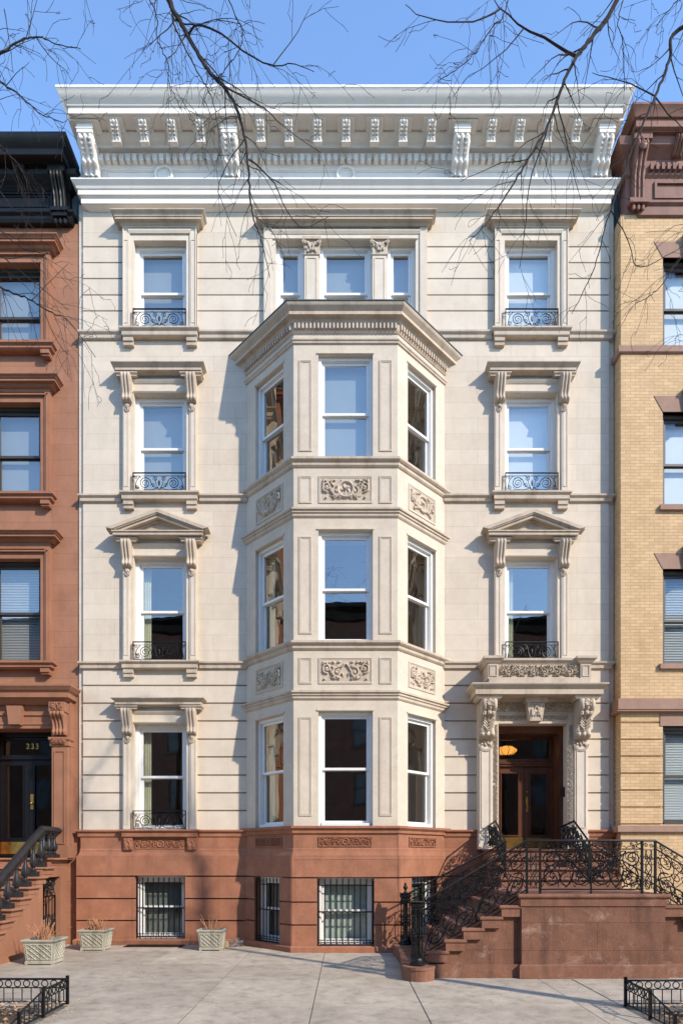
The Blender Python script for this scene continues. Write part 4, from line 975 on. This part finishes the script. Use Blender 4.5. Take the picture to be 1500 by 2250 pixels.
hr.add(vs,fs); hr=hr.build('handrail',M['rail'],SB,smooth=30)
bal=None
def baluster():
    b=MB(); b.box(-.085,.085,-.085,.085,0,.09); b.lathe((0,0,.09),[(.055,0),(.06,.02),(.035,.04),(.03,.06),(.055,.10),(.068,.15),(.066,.20),(.045,.27),(.030,.33),(.026,.38),(.04,.395),(.04,.41),(.028,.42),(.035,.45),(.05,.48),(.055,.52)],12)
    for k in range(8): a=k*PI/4; b.tube([(.063*math.cos(a),.063*math.sin(a),.22),(.066*math.cos(a),.066*math.sin(a),.27),(.04*math.cos(a),.04*math.sin(a),.37)],[.012,.011,.005],5)
    return b
spots=[(-.13,1.9),(-.38,1.9),(-.62,1.9),(-.86,1.9)]+[(yk(k)+.12,zk(k)) for k in range(1,9)]
for y,z in spots:
    sc_=(rz(y)-.13-z)/.61
    if bal is None: bal=baluster().build('baluster',M['rail'],SB,smooth=40,loc=(XR,y,z)); o=bal
    else: o=cp(bal,SB,(XR,y,z))
    o.scale=(1,1,min(1.15,max(.85,sc_)))
g=MB(); mpg=lambda u,z:(XS-.10,u,z)
for k in range(6): u=-1.07+.148*k; g.tube([mpg(u,0.03),mpg(u,1.1)],.011,5)
for zz in (.05,.55,1.10,1.47): g.tube([mpg(-1.09,zz),mpg(-.32,zz)],.013,5)
scrolls(g,mpg,-1.07,-.34,lambda u:1.12,lambda u:1.46,.24,.01,seed=21); scrolls(g,mpg,-1.07,-.34,lambda u:.42,lambda u:.72,.18,.008,seed=22)
g.build('gate',M['iron'],SB)

# =================================================================== RIGHT BRICK HOUSE
K=empty('brick_house',(0,0,0),'buff brick house with red-brown cornice and flared stone lintels, at the right edge','townhouse')
YR=-.28; KX=7.42
KF=[(2.62,4.74),(6.07,8.12),(9.48,11.50),(12.92,14.82)]
hs=[(KX+dx-.60,KX+dx+.60,a,b) for dx in (0,2.7) for a,b in KF]
w=MB(); w.plates(5.915,13,5.33,15.75,hs,YR,YR+.3); w.plates(5.93,13,-.2,5.33,hs,YR+.035,YR+.3); w.box(5.915,5.97,YR+.3,.4,-.2,15.75)
w.courses(5.915,13,2.6,5.07,[4.82-.365*k for k in range(0,7)],hs,YR,YR+.035,.035); w.plates(5.915,13,-.1,2.44,[],YR,YR+.035)
w.build('wall',M['brick'],K)
def band(z0,z1,p=.05,mat='rose',name='string_course'):
    MB().sweep([(5.905,.05),(5.905,YR),(13,YR)],[(0,z1),(p,z1-.01),(p,z0+.02),(p*.5,z0),(0,z0)]).build(name,M[mat],K)
band(12.75,12.91); band(5.07,5.33,.07); band(5.02,5.068,.11); band(2.44,2.60,.08); band(0,.25,.06)
for dx in (0,2.7):
    for i,(a,b) in enumerate(KF):
        x=KX+dx
        if i>0:
            l=MB(); l.prism([(x-.60,b),(x+.60,b),(x+.79,b+.34),(x-.79,b+.34)],YR-.012,YR+.1,'y'); l.build('lintel',M['rose'],K)
            k=MB(); k.prism([(x-.10,b-.02),(x+.10,b-.02),(x+.17,b+.40),(x-.17,b+.40)],YR-.10,YR,'y'); k.box(x-.19,x+.19,YR-.13,YR,b+.40,b+.47); k.build('keystone',M['rose'],K)
        else: MB().box(x-.66,x+.66,YR-.015,YR+.1,b,b+.32).build('lintel',M['rose'],K)
        if i in (1,2): MB().box(x-.68,x+.68,YR-.07,YR+.15,a-.11,a).build('sill',M['rose'],K)
        window(K,x,a,1.20,b-a,YR+.10,0,.48 if i else .5,'dframe','glassw',casing=.07,sash=.05,blind=('slat' if i in (0,1) else 'white',1.0))
c=MB(); c.sweep([(6.13,.05),(6.13,-.62),(13,-.62)],[(0,17.56),(.20,17.54),(.20,17.50),(.17,17.46),(.13,17.38),(.11,17.34),(.07,17.33),(.07,17.18),(.05,17.17),(0,17.15)]); c.box(6.13,13,-.625,.1,17.14,17.53)
c.build('cornice',M['rcorn'],K,smooth=25)
f=MB(); f.sweep([(6.02,.05),(6.02,YR-.02),(13,YR-.02)],[(0,17.15),(.26,17.14),(.22,17.0),(.12,16.92),(.05,16.85),(.04,16.55),(0,16.5)]); f.box(6.02,13,YR-.021,.0,15.75,17.14)
f.sweep([(6.28,YR),(6.3,YR-.02),(13,YR-.02)],[(0,15.98),(.08,15.97),(.08,15.92),(.03,15.88),(.03,15.70),(0,15.68)])
f.ring(6.62,8.8,16.05,16.42,.05,YR-.06,YR-.015); f.build('frieze',M['rcorn'],K)
dn=MB()
for k in range(26): dn.box(6.5+.12*k,6.56+.12*k,YR-.13,YR-.05,16.60,16.74)
dn.build('dentil_band',M['rcorn'],K)
for xc in (6.25,9.0):
    c=MB(); c.box(xc-.19,xc+.19,-.62,YR,17.02,17.15)
    c.console(xc,.26,[(.30,17.02),(.32,16.93),(.24,16.80),(.18,16.68),(.16,16.60),(.15,16.58),(.12,16.50),(.10,16.3),(.10,15.95)],yb=YR-.02,amp=.04,lobes=3)
    c.blob((xc,YR-.33,16.88),(.07,.05,.08),bump=.25,n=10,m=8); c.box(xc-.2,xc+.2,YR-.16,YR,15.87,15.96); 
    for k in (-1,0,1): c.lathe((xc+k*.1,YR-.09,15.76),[(.03,0),(.045,.05),(.03,.11)],6)
    c.build('bracket',M['rcorn'],K,smooth=40)
for xc in (7.05,7.7,8.3): c=MB(); c.console(xc,.2,[(.30,17.13),(.32,17.06),(.22,16.95),(.12,16.86)],yb=YR-.02,amp=.04); c.build('modillion',M['rcorn'],K,smooth=40)
rooms(K,5.98,12.9,[1.8,5.5,9.0,12.5,15.7],y0=.05).build('interior_wall',M['room'],K)
MB().box(6.0,13,.1,6.2,15.75,17.5).build('roof',M['roof'],K)

# =================================================================== OPPOSITE SIDE OF THE STREET (mirrored in the glass)
O=empty('red_brick_row',(0,-27,0),'dark red brick row across the street, seen mirrored in the lower window panes','building')
OY=0
ohs=[(x-.55,x+.55,z,z+1.9) for x in range(-20,21,3) for z in (1.6,5.2,8.8,12.4)]
w=MB(); w.plates(-24,24,0,16.6,ohs,-.3,0); w.box(-24,24,-9,-.31,0,16.4); w.build('wall',M['oppo'],O)
MB().sweep([(24,0),(-24,0)],[(0,17.4),(.6,17.35),(.6,17.1),(.25,16.9),(.15,16.5),(0,16.4)]).build('cornice',M['bcorn'],O)
wn=None
for (x0,x1,z0,z1) in ohs:
    if wn is None:
        m=MB(); m.ring(-.55,.55,0,1.9,.07,-.16,-.08); m.box(-.48,.48,-.15,-.09,.92,.99); m.box(-.65,.65,-.1,.08,-.12,0); wn=m.build('window',M['dframe'],O,loc=((x0+x1)/2,0,z0))
        MB().box(-.5,.5,-.13,-.12,.05,1.85).build('pane',M['oppog'],wn)
    else:
        c=cp(wn,O,((x0+x1)/2,0,z0)); cp(wn.children[0],c)

# =================================================================== GROUND
g=MB(); g.box(-400,400,-400,400,-.5,-.25); tag(g.build('ground',M['asph']),kind='structure')
def slabs(xs,ys,z0,z1,gap=.013,skip=()):
    m=MB()
    q=random.Random(5)
    for a,b in zip(xs,xs[1:]):
        for c,d in zip(ys,ys[1:]):
            if any(s[0]<(a+b)/2<s[1] and s[2]<(c+d)/2<s[3] for s in skip): continue
            dz=q.uniform(-.003,.003); x0,x1,y0,y1=a+gap/2,b-gap/2,c+gap/2,d-gap/2; e=.003
            m.add([(x0,y0,z0),(x1,y0,z0),(x1,y1,z0),(x0,y1,z0),(x0,y0,z1+dz-e),(x1,y0,z1+dz-e),(x1,y1,z1+dz-e),(x0,y1,z1+dz-e),(x0+e,y0+e,z1+dz),(x1-e,y0+e,z1+dz),(x1-e,y1-e,z1+dz),(x0+e,y1-e,z1+dz)],
             [(0,3,2,1),(0,1,5,4),(1,2,6,5),(2,3,7,6),(3,0,4,7),(4,5,9,8),(5,6,10,9),(6,7,11,10),(7,4,8,11),(8,9,10,11)])
    return m
PL=(-5.55,-3.56,-8.2,-5.74); PR=(3.54,5.55,-8.2,-5.84)
xs=[-14,-12.5,-11,-9.5,-8,-6.6,-5.55,-3.56,-1.93,-.42,.98,3.02,3.54,5.55,7.0,8.5,10,11.5,13]
ys=[-8.9,-8.2,-5.79,-4.07,-2.55,-1.05,.05]
sd=slabs(xs,ys,-.15,0,skip=(PL,PR)); tag(sd.build('sidewalk',M['conc']),kind='structure')
b=MB().plates(-14,13,-8.9,.05,[],0,1); b.v=[(x,z,y*.10-.14) for x,y,z in b.v]; b.v=[(x,y,z if z<-.1 else -.008) for x,y,z in b.v]; tag(b.build('sidewalk_bed',M['joint']),kind='structure')
k=MB(); k.box(-40,40,-9.05,-8.9,-.2,0); k.box(-40,40,-20.15,-20,-.2,0); tag(k.build('kerb',M['kerb']),kind='structure')
tag(MB().box(-60,60,-20,-9.05,-.26,-.13).build('road',M['road']),kind='structure')
tag(MB().box(-60,60,-27,-20.15,-.26,0).build('far_sidewalk',M['conc']),kind='structure')
for p,nm in ((PL,'left'),(PR,'right')):
    m=MB(); nx,ny=40,50; q=random.Random(2)
    for i in range(nx+1):
        for j in range(ny+1):
            m.v.append((p[0]+(p[1]-p[0])*i/nx,p[2]+(p[3]-p[2])*j/ny,-.02+.05*math.sin(PI*i/nx)*math.sin(PI*j/ny)+q.uniform(-.012,.012)))
    m.f=[(i*(ny+1)+j,(i+1)*(ny+1)+j,(i+1)*(ny+1)+j+1,i*(ny+1)+j+1) for i in range(nx) for j in range(ny)]
    tag(m.build('soil',M['soil'],smooth=True),kind='structure')
# dead leaves (uncountable litter)
lf=MB(); q=random.Random(11)
def leafq(x,y,z,s):
    a=q.random()*6.28; t=q.uniform(-.5,.5); u=q.uniform(-.5,.5)
    Mx=Matrix.Translation((x,y,z))@Matrix.Rotation(a,4,'Z')@Matrix.Rotation(t,4,'X')@Matrix.Rotation(u,4,'Y')
    P=[Mx@Vector(v) for v in ((-s,0,0),(-s*.3,-s*.45,s*.15),(s*.5,-s*.35,.1*s),(s,0,0),(s*.4,s*.4,s*.2),(-s*.3,s*.45,.1*s))]
    lf.add([tuple(v) for v in P],[(0,1,2,3,4,5)])
for p in (PL,PR):
    for _ in range(1500 if p is PL else 900): leafq(q.uniform(p[0]+.05,p[1]-.03),q.uniform(p[2],p[3]-.05),.035+.03*q.random(),q.uniform(.012,.032))
for _ in range(70): leafq(-3.56+abs(q.gauss(0,.10)),q.uniform(-7.2,-5.8),.008,q.uniform(.008,.022))
for _ in range(60): leafq(q.uniform(-2.6,-1.8),-.12-abs(q.gauss(0,.25)),.008,q.uniform(.006,.015))
for _ in range(150): leafq(q.uniform(-5,3.4),q.uniform(-7,-1.2),.006,q.uniform(.004,.014))
tag(lf.build('leaf_litter',M['leaf']),'scattered dry brown leaves on the tree pits and sidewalk','leaves',kind='stuff')

# iron grate and litter
G=empty('drain_grate',(-4.1,-.27,0),'flat black metal grate in the sidewalk below the left barred window','grate')
g=MB(); g.ring(-.62,.62,-.20,.16,.025,0,.012); g.M=None; g.v=[(x,z,.004+y*.9) for x,y,z in g.v]; g.build('frame',M['iron'],G)
g=MB()
for k in range(40): u=-.59+.0303*k; g.box(u-.006,u+.006,-.17,.13,.003,.012)
g.box(-.59,.59,-.18,.14,-.002,.002); g.build('bars',M['iron'],G)
T=empty('litter_bag',(-2.42,-.32,0),'clear crumpled plastic bag lying on the sidewalk against the bay corner','litter')
b=MB(); b.blob((0.1,0,.07),(.14,.10,.085),seed=4,n=14,m=9,bump=.45); b.blob((-.12,.02,.05),(.09,.07,.06),seed=6,n=12,m=8,bump=.5); b.build('bag',M['plastic'],T)
T=empty('paper_cup_carton',(-2.56,-.38,0),'small kraft carton standing between the planter and the plastic bag','litter')
b=MB(); b.prism([(-.05,-.04),(.05,-.04),(.05,.04),(-.05,.04)],0,.12); b.prism([(-.06,-.05),(-.048,-.05),(-.048,.03),(-.06,.03)],.05,.14); b.build('carton',M['card'],T)

# =================================================================== PLANTERS
def planter(x,y,w,h,d,label,rot=0):
    P=empty('planter',(x,y,0),label,'planter','cast stone lattice planters'); P.rotation_euler[2]=rot
    m=MB(); tw,td=w/2,d/2; bw,bd=w/2*.80,d/2*.80
    def rect(a,b,z): return [(-a,-b,z),(a,-b,z),(a,b,z),(-a,b,z)]
    lv=[(bw*1.06,bd*1.06,.02),(bw*1.06,bd*1.06,.055),(bw,bd,.07),(tw*.90,td*.90,h-.07),(tw*.94,td*.94,h-.055),(tw,td,h-.035),(tw*1.02,td*1.02,h-.02),(tw,td,h),(tw*.86,td*.86,h),(tw*.84,td*.84,h-.06)]
    vs=[];[vs.extend(rect(*l)) for l in lv]
    fs=[(i*4+j,i*4+(j+1)%4,i*4+4+(j+1)%4,i*4+4+j) for i in range(len(lv)-1) for j in range(4)]+[(3,2,1,0)]
    m.add(vs,fs)
    for sx in (-1,1):
        for sy in (-1,1): m.box(sx*bw*1.05-.045*(sx>0),sx*bw*1.05+.045*(sx<0),sy*bd*1.05-.045*(sy>0),sy*bd*1.05+.045*(sy<0),0,.02)
    o=m.build('pot',M['cast'],P)
    # lattice on the faces
    lt=MB()
    def face(k):
        W0,W1,dd0,dd1=(bw,tw*.9,bd,td*.9) if k%2==0 else (bd,td*.9,bw,tw*.9)
        def pt(u,v):
            hw=W0+(W1-W0)*v; dd=dd0+(dd1-dd0)*v; p=Vector((u*hw*.86,-dd-.004,.07+v*(h-.14))); return tuple(Matrix.Rotation(k*PI/2,3,'Z')@p)
        n=4
        for i in range(-n,n+1):
            for sg in (-1,1):
                seg=[]
                for j in range(13):
                    v=.08+.84*j/12; u=i*2/n+sg*(v-.5)*1.7
                    if -1<=u<=1: seg.append(pt(u,v))
                if len(seg)>1: lt.tube(seg,.0125,4)
        for a_,b_ in (((-1,.06),(1,.06)),((-1,.94),(1,.94)),((-1,.06),(-1,.94)),((1,.06),(1,.94))): lt.tube([pt(*a_),pt(*b_)],.012,4)
    for k in range(4): face(k)
    lt.build('lattice',M['cast'],P)
    MB().box(-tw*.85,tw*.85,-td*.85,td*.85,h-.10,h-.055).build('potting_soil',M['soil'],P)
    return P
planter(-5.42,-2.50,.60,.45,.52,'nearest white lattice planter, beside the brownstone stoop gate')
planter(-5.16,-.80,.58,.43,.48,'mossy white lattice planter at the left corner of the limestone house')
planter(-2.76,-.80,.54,.43,.44,'small white lattice planter between the left barred window and the bay')
def plant(x,y,z,label,n,L,spread,seed,green=0):
    P=empty('dry_plant',(x,y,z),label,'plant'); m=MB(); q=random.Random(seed)
    for k in range(n):
        a=q.random()*6.28; r=q.random()*.1; t=abs(q.gauss(0,spread)); l=L*q.uniform(.5,1)
        p0=Vector((r*math.cos(a),r*math.sin(a),0)); d=Vector((math.sin(t)*math.cos(a),math.sin(t)*math.sin(a),math.cos(t)))
        m.tube([p0,p0+d*l*.5,p0+d*l+Vector((0,0,-.02*t))],[.008,.006,.0035],4)
        if k%3==0: m.blob(tuple(p0+d*l),(.006,.006,.01),n=5,m=3)
    for k in range(n//2):
        a=q.random()*6.28; r=q.random()*.16; m.tube([(r*math.cos(a),r*math.sin(a),0),(r*math.cos(a)+q.uniform(-.04,.04),r*math.sin(a)+q.uniform(-.04,.04),.03),(r*math.cos(a)+q.uniform(-.09,.09),r*math.sin(a)+q.uniform(-.09,.09),.0)],.003,4)
    m.build('stems',M['dry'],P)
    if green:
        g=MB()
        for k in range(green):
            x_,y_=q.uniform(-.2,.2),q.uniform(-.15,.15); s=q.uniform(.012,.028); a=q.random()*6.28
            g.add([(x_-s*math.cos(a),y_-s*math.sin(a),.0),(x_+s*math.sin(a)*.5,y_-s*math.cos(a)*.5,.02),(x_+s*math.cos(a),y_+s*math.sin(a),.045*q.random())],[(0,1,2)])
        g.build('leaves',M['evergreen'],P)
plant(-5.45,-2.52,.40,'spiky dry orange stems growing in the planter beside the stoop gate',46,.42,.5,1)
plant(-5.16,-.80,.38,'dense tuft of thin dry brown stems in the mossy corner planter',150,.28,.65,2,60)
plant(-2.76,-.80,.38,'sparse dry twigs over low green leaves in the planter by the bay',14,.42,.4,3,300)

# =================================================================== TREE PIT FENCES
def pit_fence(x,yb,xo,sg,label):
    Fn=empty('tree_pit_fence',(x,yb,0),label,'fence','low iron tree pit fences'); h=.34
    Y1,Y2,Y3=0,-.66,-1.22
    def post(a,b,t,w=.03): MB().box(a-w/2,a+w/2,b-w/2,b+w/2,0,t).build('post',M['iron'],Fn)
    post(0,Y1,.375,.034); post(0,Y2,.345,.034); post(0,Y3,.20,.034)
    L=2.0
    def run(p,q_,t0,t1,name,rings=True):
        m=MB(); p=Vector(p);q_=Vector(q_); d=q_-p; n=max(2,round(d.length/.118))
        m.tube([(p.x,p.y,t0),(q_.x,q_.y,t1)],.014,4); 
        sl=lambda f:t0+(t1-t0)*f
        if rings:
            m.tube([(p.x,p.y,t0-.112),(q_.x,q_.y,t1-.112)],.008,4)
            for k in range(n):
                f=(k+.5)/n; c=p+d*f; u=d.normalized()
                m.tube([(c.x+u.x*.042*math.cos(a*PI/8),c.y+u.y*.042*math.cos(a*PI/8),sl(f)-.058+.042*math.sin(a*PI/8)) for a in range(17)],.0075,5,cap=False)
        m.tube([(p.x,p.y,.035),(q_.x,q_.y,.035)],.010,4)
        for k in range(1,n):
            f=k/n; c=p+d*f; m.tube([(c.x,c.y,.03),(c.x,c.y,sl(f)-(.112 if rings else 0))],.0075,4)
        m.build(name,M['iron'],Fn)
    run((0,Y1),(0,Y2),.33,.325,'side_panel'); run((0,Y2),(0,Y3),.32,.18,'end_panel',False); run((0,Y1),(sg*L,Y1),.33,.33,'back_panel')
    post(sg*L,Y1,.375,.034)
    return Fn
pit_fence(-3.60,-5.74,0,-1,'low black iron tree pit fence with ring frieze at the bottom left corner')
pit_fence(3.58,-5.84,0,1,'low black iron tree pit fence with ring frieze at the bottom right corner')

# =================================================================== TREES
tr=random.Random(21)
def cat3(P,n):
    return [Vector(p) for p in smooth2([tuple(p) for p in P],n)]
def grow(mb,pts,r0,r1,depth,q,dens=1.0,tw=1.0):
    k=max(6,int(sum((pts[i+1]-pts[i]).length for i in range(len(pts)-1))/.10)); C=cat3(pts,k)
    for i in range(1,k-1): C[i]=C[i]+Vector((q.uniform(-1,1),q.uniform(-1,1),q.uniform(-1,1)))*(.008 if depth>0 else .010)
    rs=[r0+(r1-r0)*(i/(k-1))**.8 for i in range(k)]
    if depth==0 and r0<.008: rs=[r*(1.0 if i%2 else 1.25) for i,r in enumerate(rs)]
    mb.tube(C,rs,6 if r0>.02 else (5 if r0>.008 else 4))
    if depth<=0: return
    ln=sum((C[i+1]-C[i]).length for i in range(k-1)); n=max(2,int(ln/(.33 if depth>1 else .19)*dens)); side=1
    for j in range(n):
        f=(j+q.uniform(.2,.9))/n
        if f<.08: continue
        i=min(k-2,int(f*(k-1))); p=C[i].lerp(C[i+1],f*(k-1)-i); d=(C[i+1]-C[i]).normalized()
        side=-side; sv=Vector((d.z,0,-d.x))*side+Vector((0,q.uniform(-.8,.8),0)); 
        dr=(d*q.uniform(.5,1.0)+sv*q.uniform(.35,.9)+Vector((0,0,-.25))).normalized()
        l=(q.uniform(.35,.95) if depth>1 else q.uniform(.10,.42))*tw*(1-.4*f)
        b=dr*l; e=p+b+Vector((q.uniform(-.1,.1),q.uniform(-.1,.1),-.18*l+q.uniform(-.05,.05)))
        m=p+b*.5+Vector((q.uniform(-.05,.05),q.uniform(-.05,.05),q.uniform(0,.08)))*l
        rr=max(.0022,min(rs[i]*.5,.009 if depth>1 else .0042))
        grow(mb,[p,m,e],rr,.0018,depth-1,q,dens,tw)
        if depth==1:
            mb.blob(tuple(e),(.0035,.0035,.006),n=4,m=3)
def px3(lst,Y,dy=0):
    n=len(lst); return [Vector((X(a,Y+dy*i/max(1,n-1)),Y+dy*i/max(1,n-1),Z(b,Y+dy*i/max(1,n-1)))) for i,(a,b) in enumerate(lst)]
def tree(name,x,y,label,branches,seed):
    T=empty(name,(x,y,0),label,'tree','bare street trees'); q=random.Random(seed); o=Vector((x,y,0))
    m=MB(); P=[Vector((0,0,-.02)),Vector((.02,0,1.5)),Vector((-.03,.05,4)),Vector((.04,0,6.5)),Vector((0,.05,8.2)),Vector((.1,0,9.6))]
    C=cat3(P,30); m.tube(C,[.15-.0042*i+(.07 if i==0 else 0) for i in range(30)],12); m.build('trunk',M['bark'],T,smooth=True)
    for pre,main,r0,subs in branches:
        m=MB(); pts=[Vector(v) for v in pre]+main; pts=[p-o for p in pts]; grow(m,pts,r0,.0035,2,q,1.0)
        for s,rr in subs: grow(m,[p-o for p in s],rr,.0028,2,q,1.0)
        m.build('branch',M['bark'],T,smooth=40)
    for k in range(5): # crown above the frame
        a=q.uniform(PI*1.1,PI*1.9); z0=q.uniform(7.5,9.4); L=q.uniform(1.5,2.6); m=MB()
        grow(m,[Vector((0,0,z0)),Vector((.5*L*math.cos(a),.5*L*math.sin(a),z0+1.0)),Vector((L*math.cos(a),L*math.sin(a),z0+1.9))],.045,.005,2,q,.5,1.3); m.build('branch',M['bark'],T,smooth=40)
Ya=-7.0
lt=(-5.6,-7.2)
brL=[
 ([(-5.6,-7.2,8.2),(-5.0,-7.2,10.8),(-3.6,-7.1,12.7),(-2.5,-7.0,12.6)],px3([(372,0),(400,55),(455,150),(510,218),(540,310),(547,400),(555,470),(575,530),(592,610)],Ya),.042,
   [(px3([(412,78),(440,55),(500,85),(570,135),(610,143),(650,140),(690,158)],Ya,-.5),.013),(px3([(600,143),(640,90),(665,50),(685,10)],Ya-.34,0),.007),
    (px3([(478,180),(520,205),(590,245),(625,280),(705,335)],Ya,.4),.011),(px3([(547,350),(600,400),(625,455),(665,500),(725,475)],Ya,.3),.009),
    (px3([(540,300),(500,360),(480,420),(520,520)],Ya,.3),.008)]),
 ([(-5.6,-7.2,9.0),(-4.4,-6.9,12.2),(-2.8,-6.6,12.6)],px3([(360,-10),(385,60),(430,150),(470,230),(485,350)],-6.7,.2),.020,[]),
 ([(-5.6,-7.2,9.5),(-4.2,-7.4,12.6),(-3.0,-7.5,12.4)],px3([(325,-10),(345,85),(370,140),(372,180),(400,245)],-7.3,.2),.009,[]),
 ([(-5.6,-7.2,9.5),(-3.8,-7.7,13.0),(-1.9,-7.6,12.6)],px3([(500,-10),(530,60),(525,110),(480,170)],-7.5,.2),.009,[]),
 ([(-5.6,-7.2,8.8),(-4.9,-7.3,10.4)],px3([(-60,150),(0,118),(45,90),(80,80),(120,95),(178,108)],-7.2),.018,[(px3([(50,92),(70,50),(85,-20)],-7.2),.008),(px3([(80,82),(115,130),(152,162)],-7.2),.006)]),
 ([(-5.6,-7.2,8.4)],px3([(-80,120),(0,180),(50,215),(90,250),(140,270)],-7.0),.016,[(px3([(10,20),(20,90),(30,160)],-7.0),.006)]),
 ([(-5.6,-7.2,5.9),(-4.8,-7.0,8.2)],px3([(-50,580),(0,630),(60,655),(120,690),(150,705),(210,785)],-6.6),.018,[(px3([(70,660),(110,620),(150,580)],-6.6),.006),(px3([(0,560),(50,600),(100,640),(150,680)],-6.6),.007),(px3([(100,690),(120,740),(150,780)],-6.6),.005)]),
 ([(-5.6,-7.2,6.5)],px3([(-60,260),(0,320),(40,360),(70,420)],-6.8,.3),.012,[(px3([(0,420),(30,460),(60,475)],-6.8),.006),(px3([(0,500),(40,540),(110,560)],-6.8),.006)]),
]
tree('bare_tree',lt[0],lt[1],'bare street tree whose long twigs hang in from the upper left',brL,5)
rt=(5.7,-7.7)
brR=[
 ([(5.7,-7.7,8.2),(5.2,-7.5,10.6),(4.4,-7.2,12.3),(3.5,-7.1,12.4)],px3([(1355,0),(1310,70),(1265,125),(1230,200),(1200,280),(1160,350),(1110,430),(1060,500),(1030,530)],Ya),.042,
   [(px3([(1262,122),(1215,95),(1150,60),(1100,20),(1080,-10)],Ya,-.4),.018),(px3([(1100,18),(1030,48),(940,40),(890,10)],Ya-.3,-.2),.009),(px3([(1150,62),(1110,110),(1060,150),(1030,170)],Ya-.2,.1),.008),
    (px3([(1230,201),(1195,300),(1165,400),(1150,520),(1140,590)],Ya,.4),.012),(px3([(1223,217),(1240,300),(1260,380),(1275,440)],Ya,.3),.009),(px3([(1160,350),(1100,360),(1050,380),(1010,400)],Ya,.2),.007)]),
 ([(5.7,-7.7,9.2),(4.8,-7.4,11.0)],px3([(1500,60),(1470,130),(1440,210),(1395,310),(1370,380),(1335,480),(1300,600),(1255,690)],-6.9),.026,
   [(px3([(1440,215),(1475,260),(1510,290)],-6.9),.009),(px3([(1341,462),(1380,530),(1395,585),(1440,575),(1500,540)],-6.9,.2),.008),(px3([(1439,212),(1370,180),(1300,160)],-6.9,.2),.009)]),
 ([(5.7,-7.7,9.5),(4.6,-7.5,12.6),(3.6,-7.5,12.5)],px3([(1370,-10),(1368,100),(1370,200)],-7.4,.2),.008,[]),
 ([(5.7,-7.7,9.5),(4.0,-7.9,13.0),(2.2,-7.6,12.7)],px3([(1120,-10),(1080,60),(1030,130),(960,180)],-7.5,.2),.010,[]),
 ([(5.7,-7.7,6.3)],px3([(1570,500),(1500,560),(1440,640),(1395,665)],-6.6,.2),.010,[(px3([(1560,760),(1500,735),(1480,745)],-6.6),.005)]),
 ([(5.7,-7.7,9.8)],px3([(1600,20),(1520,-20),(1470,20),(1440,60)],-7.0,.2),.010,[]),
]
tree('bare_tree',rt[0],rt[1],'bare street tree whose long twigs hang in from the upper right',brR,9)

# =================================================================== LIGHT, SKY, CAMERA
sv=Vector((1.16,-1.0,1.0)).normalized(); el=math.asin(sv.z); rot=math.atan2(sv.x,sv.y)
W=bpy.data.worlds.new('World'); S.world=W; W.use_nodes=True; t=W.node_tree; t.nodes.clear()
o=t.nodes.new('ShaderNodeOutputWorld'); bg=t.nodes.new('ShaderNodeBackground'); sk=t.nodes.new('ShaderNodeTexSky'); sk.sky_type='NISHITA'; sk.sun_disc=False
sk.sun_elevation=el; sk.sun_rotation=rot; sk.air_density=1.0; sk.dust_density=.0; sk.ozone_density=4.3; bg.inputs[1].default_value=.15
t.links.new(sk.outputs[0],bg.inputs[0]); t.links.new(bg.outputs[0],o.inputs[0])
sl=bpy.data.lights.new('sun','SUN'); sl.energy=2.0; sl.angle=R(.8); sl.color=(1,.90,.77); so=bpy.data.objects.new('sun',sl); COL.objects.link(so)
so.rotation_euler=sv.to_track_quat('Z','Y').to_euler(); so.location=(20,-20,20)
cam=bpy.data.cameras.new('camera'); co=bpy.data.objects.new('camera',cam); COL.objects.link(co); S.camera=co
co.location=(0,-D,EYE); co.rotation_euler=(R(90),0,0); cam.sensor_fit='VERTICAL'; cam.sensor_height=36; cam.sensor_width=24; cam.lens=36*F/2250
cam.shift_x=(750-PX)/2250; cam.shift_y=(PY-1125)/2250; cam.clip_end=2000; cam.clip_start=.05
S.view_settings.view_transform='Standard'; S.view_settings.look='None'; S.view_settings.exposure=1.54; S.view_settings.gamma=1
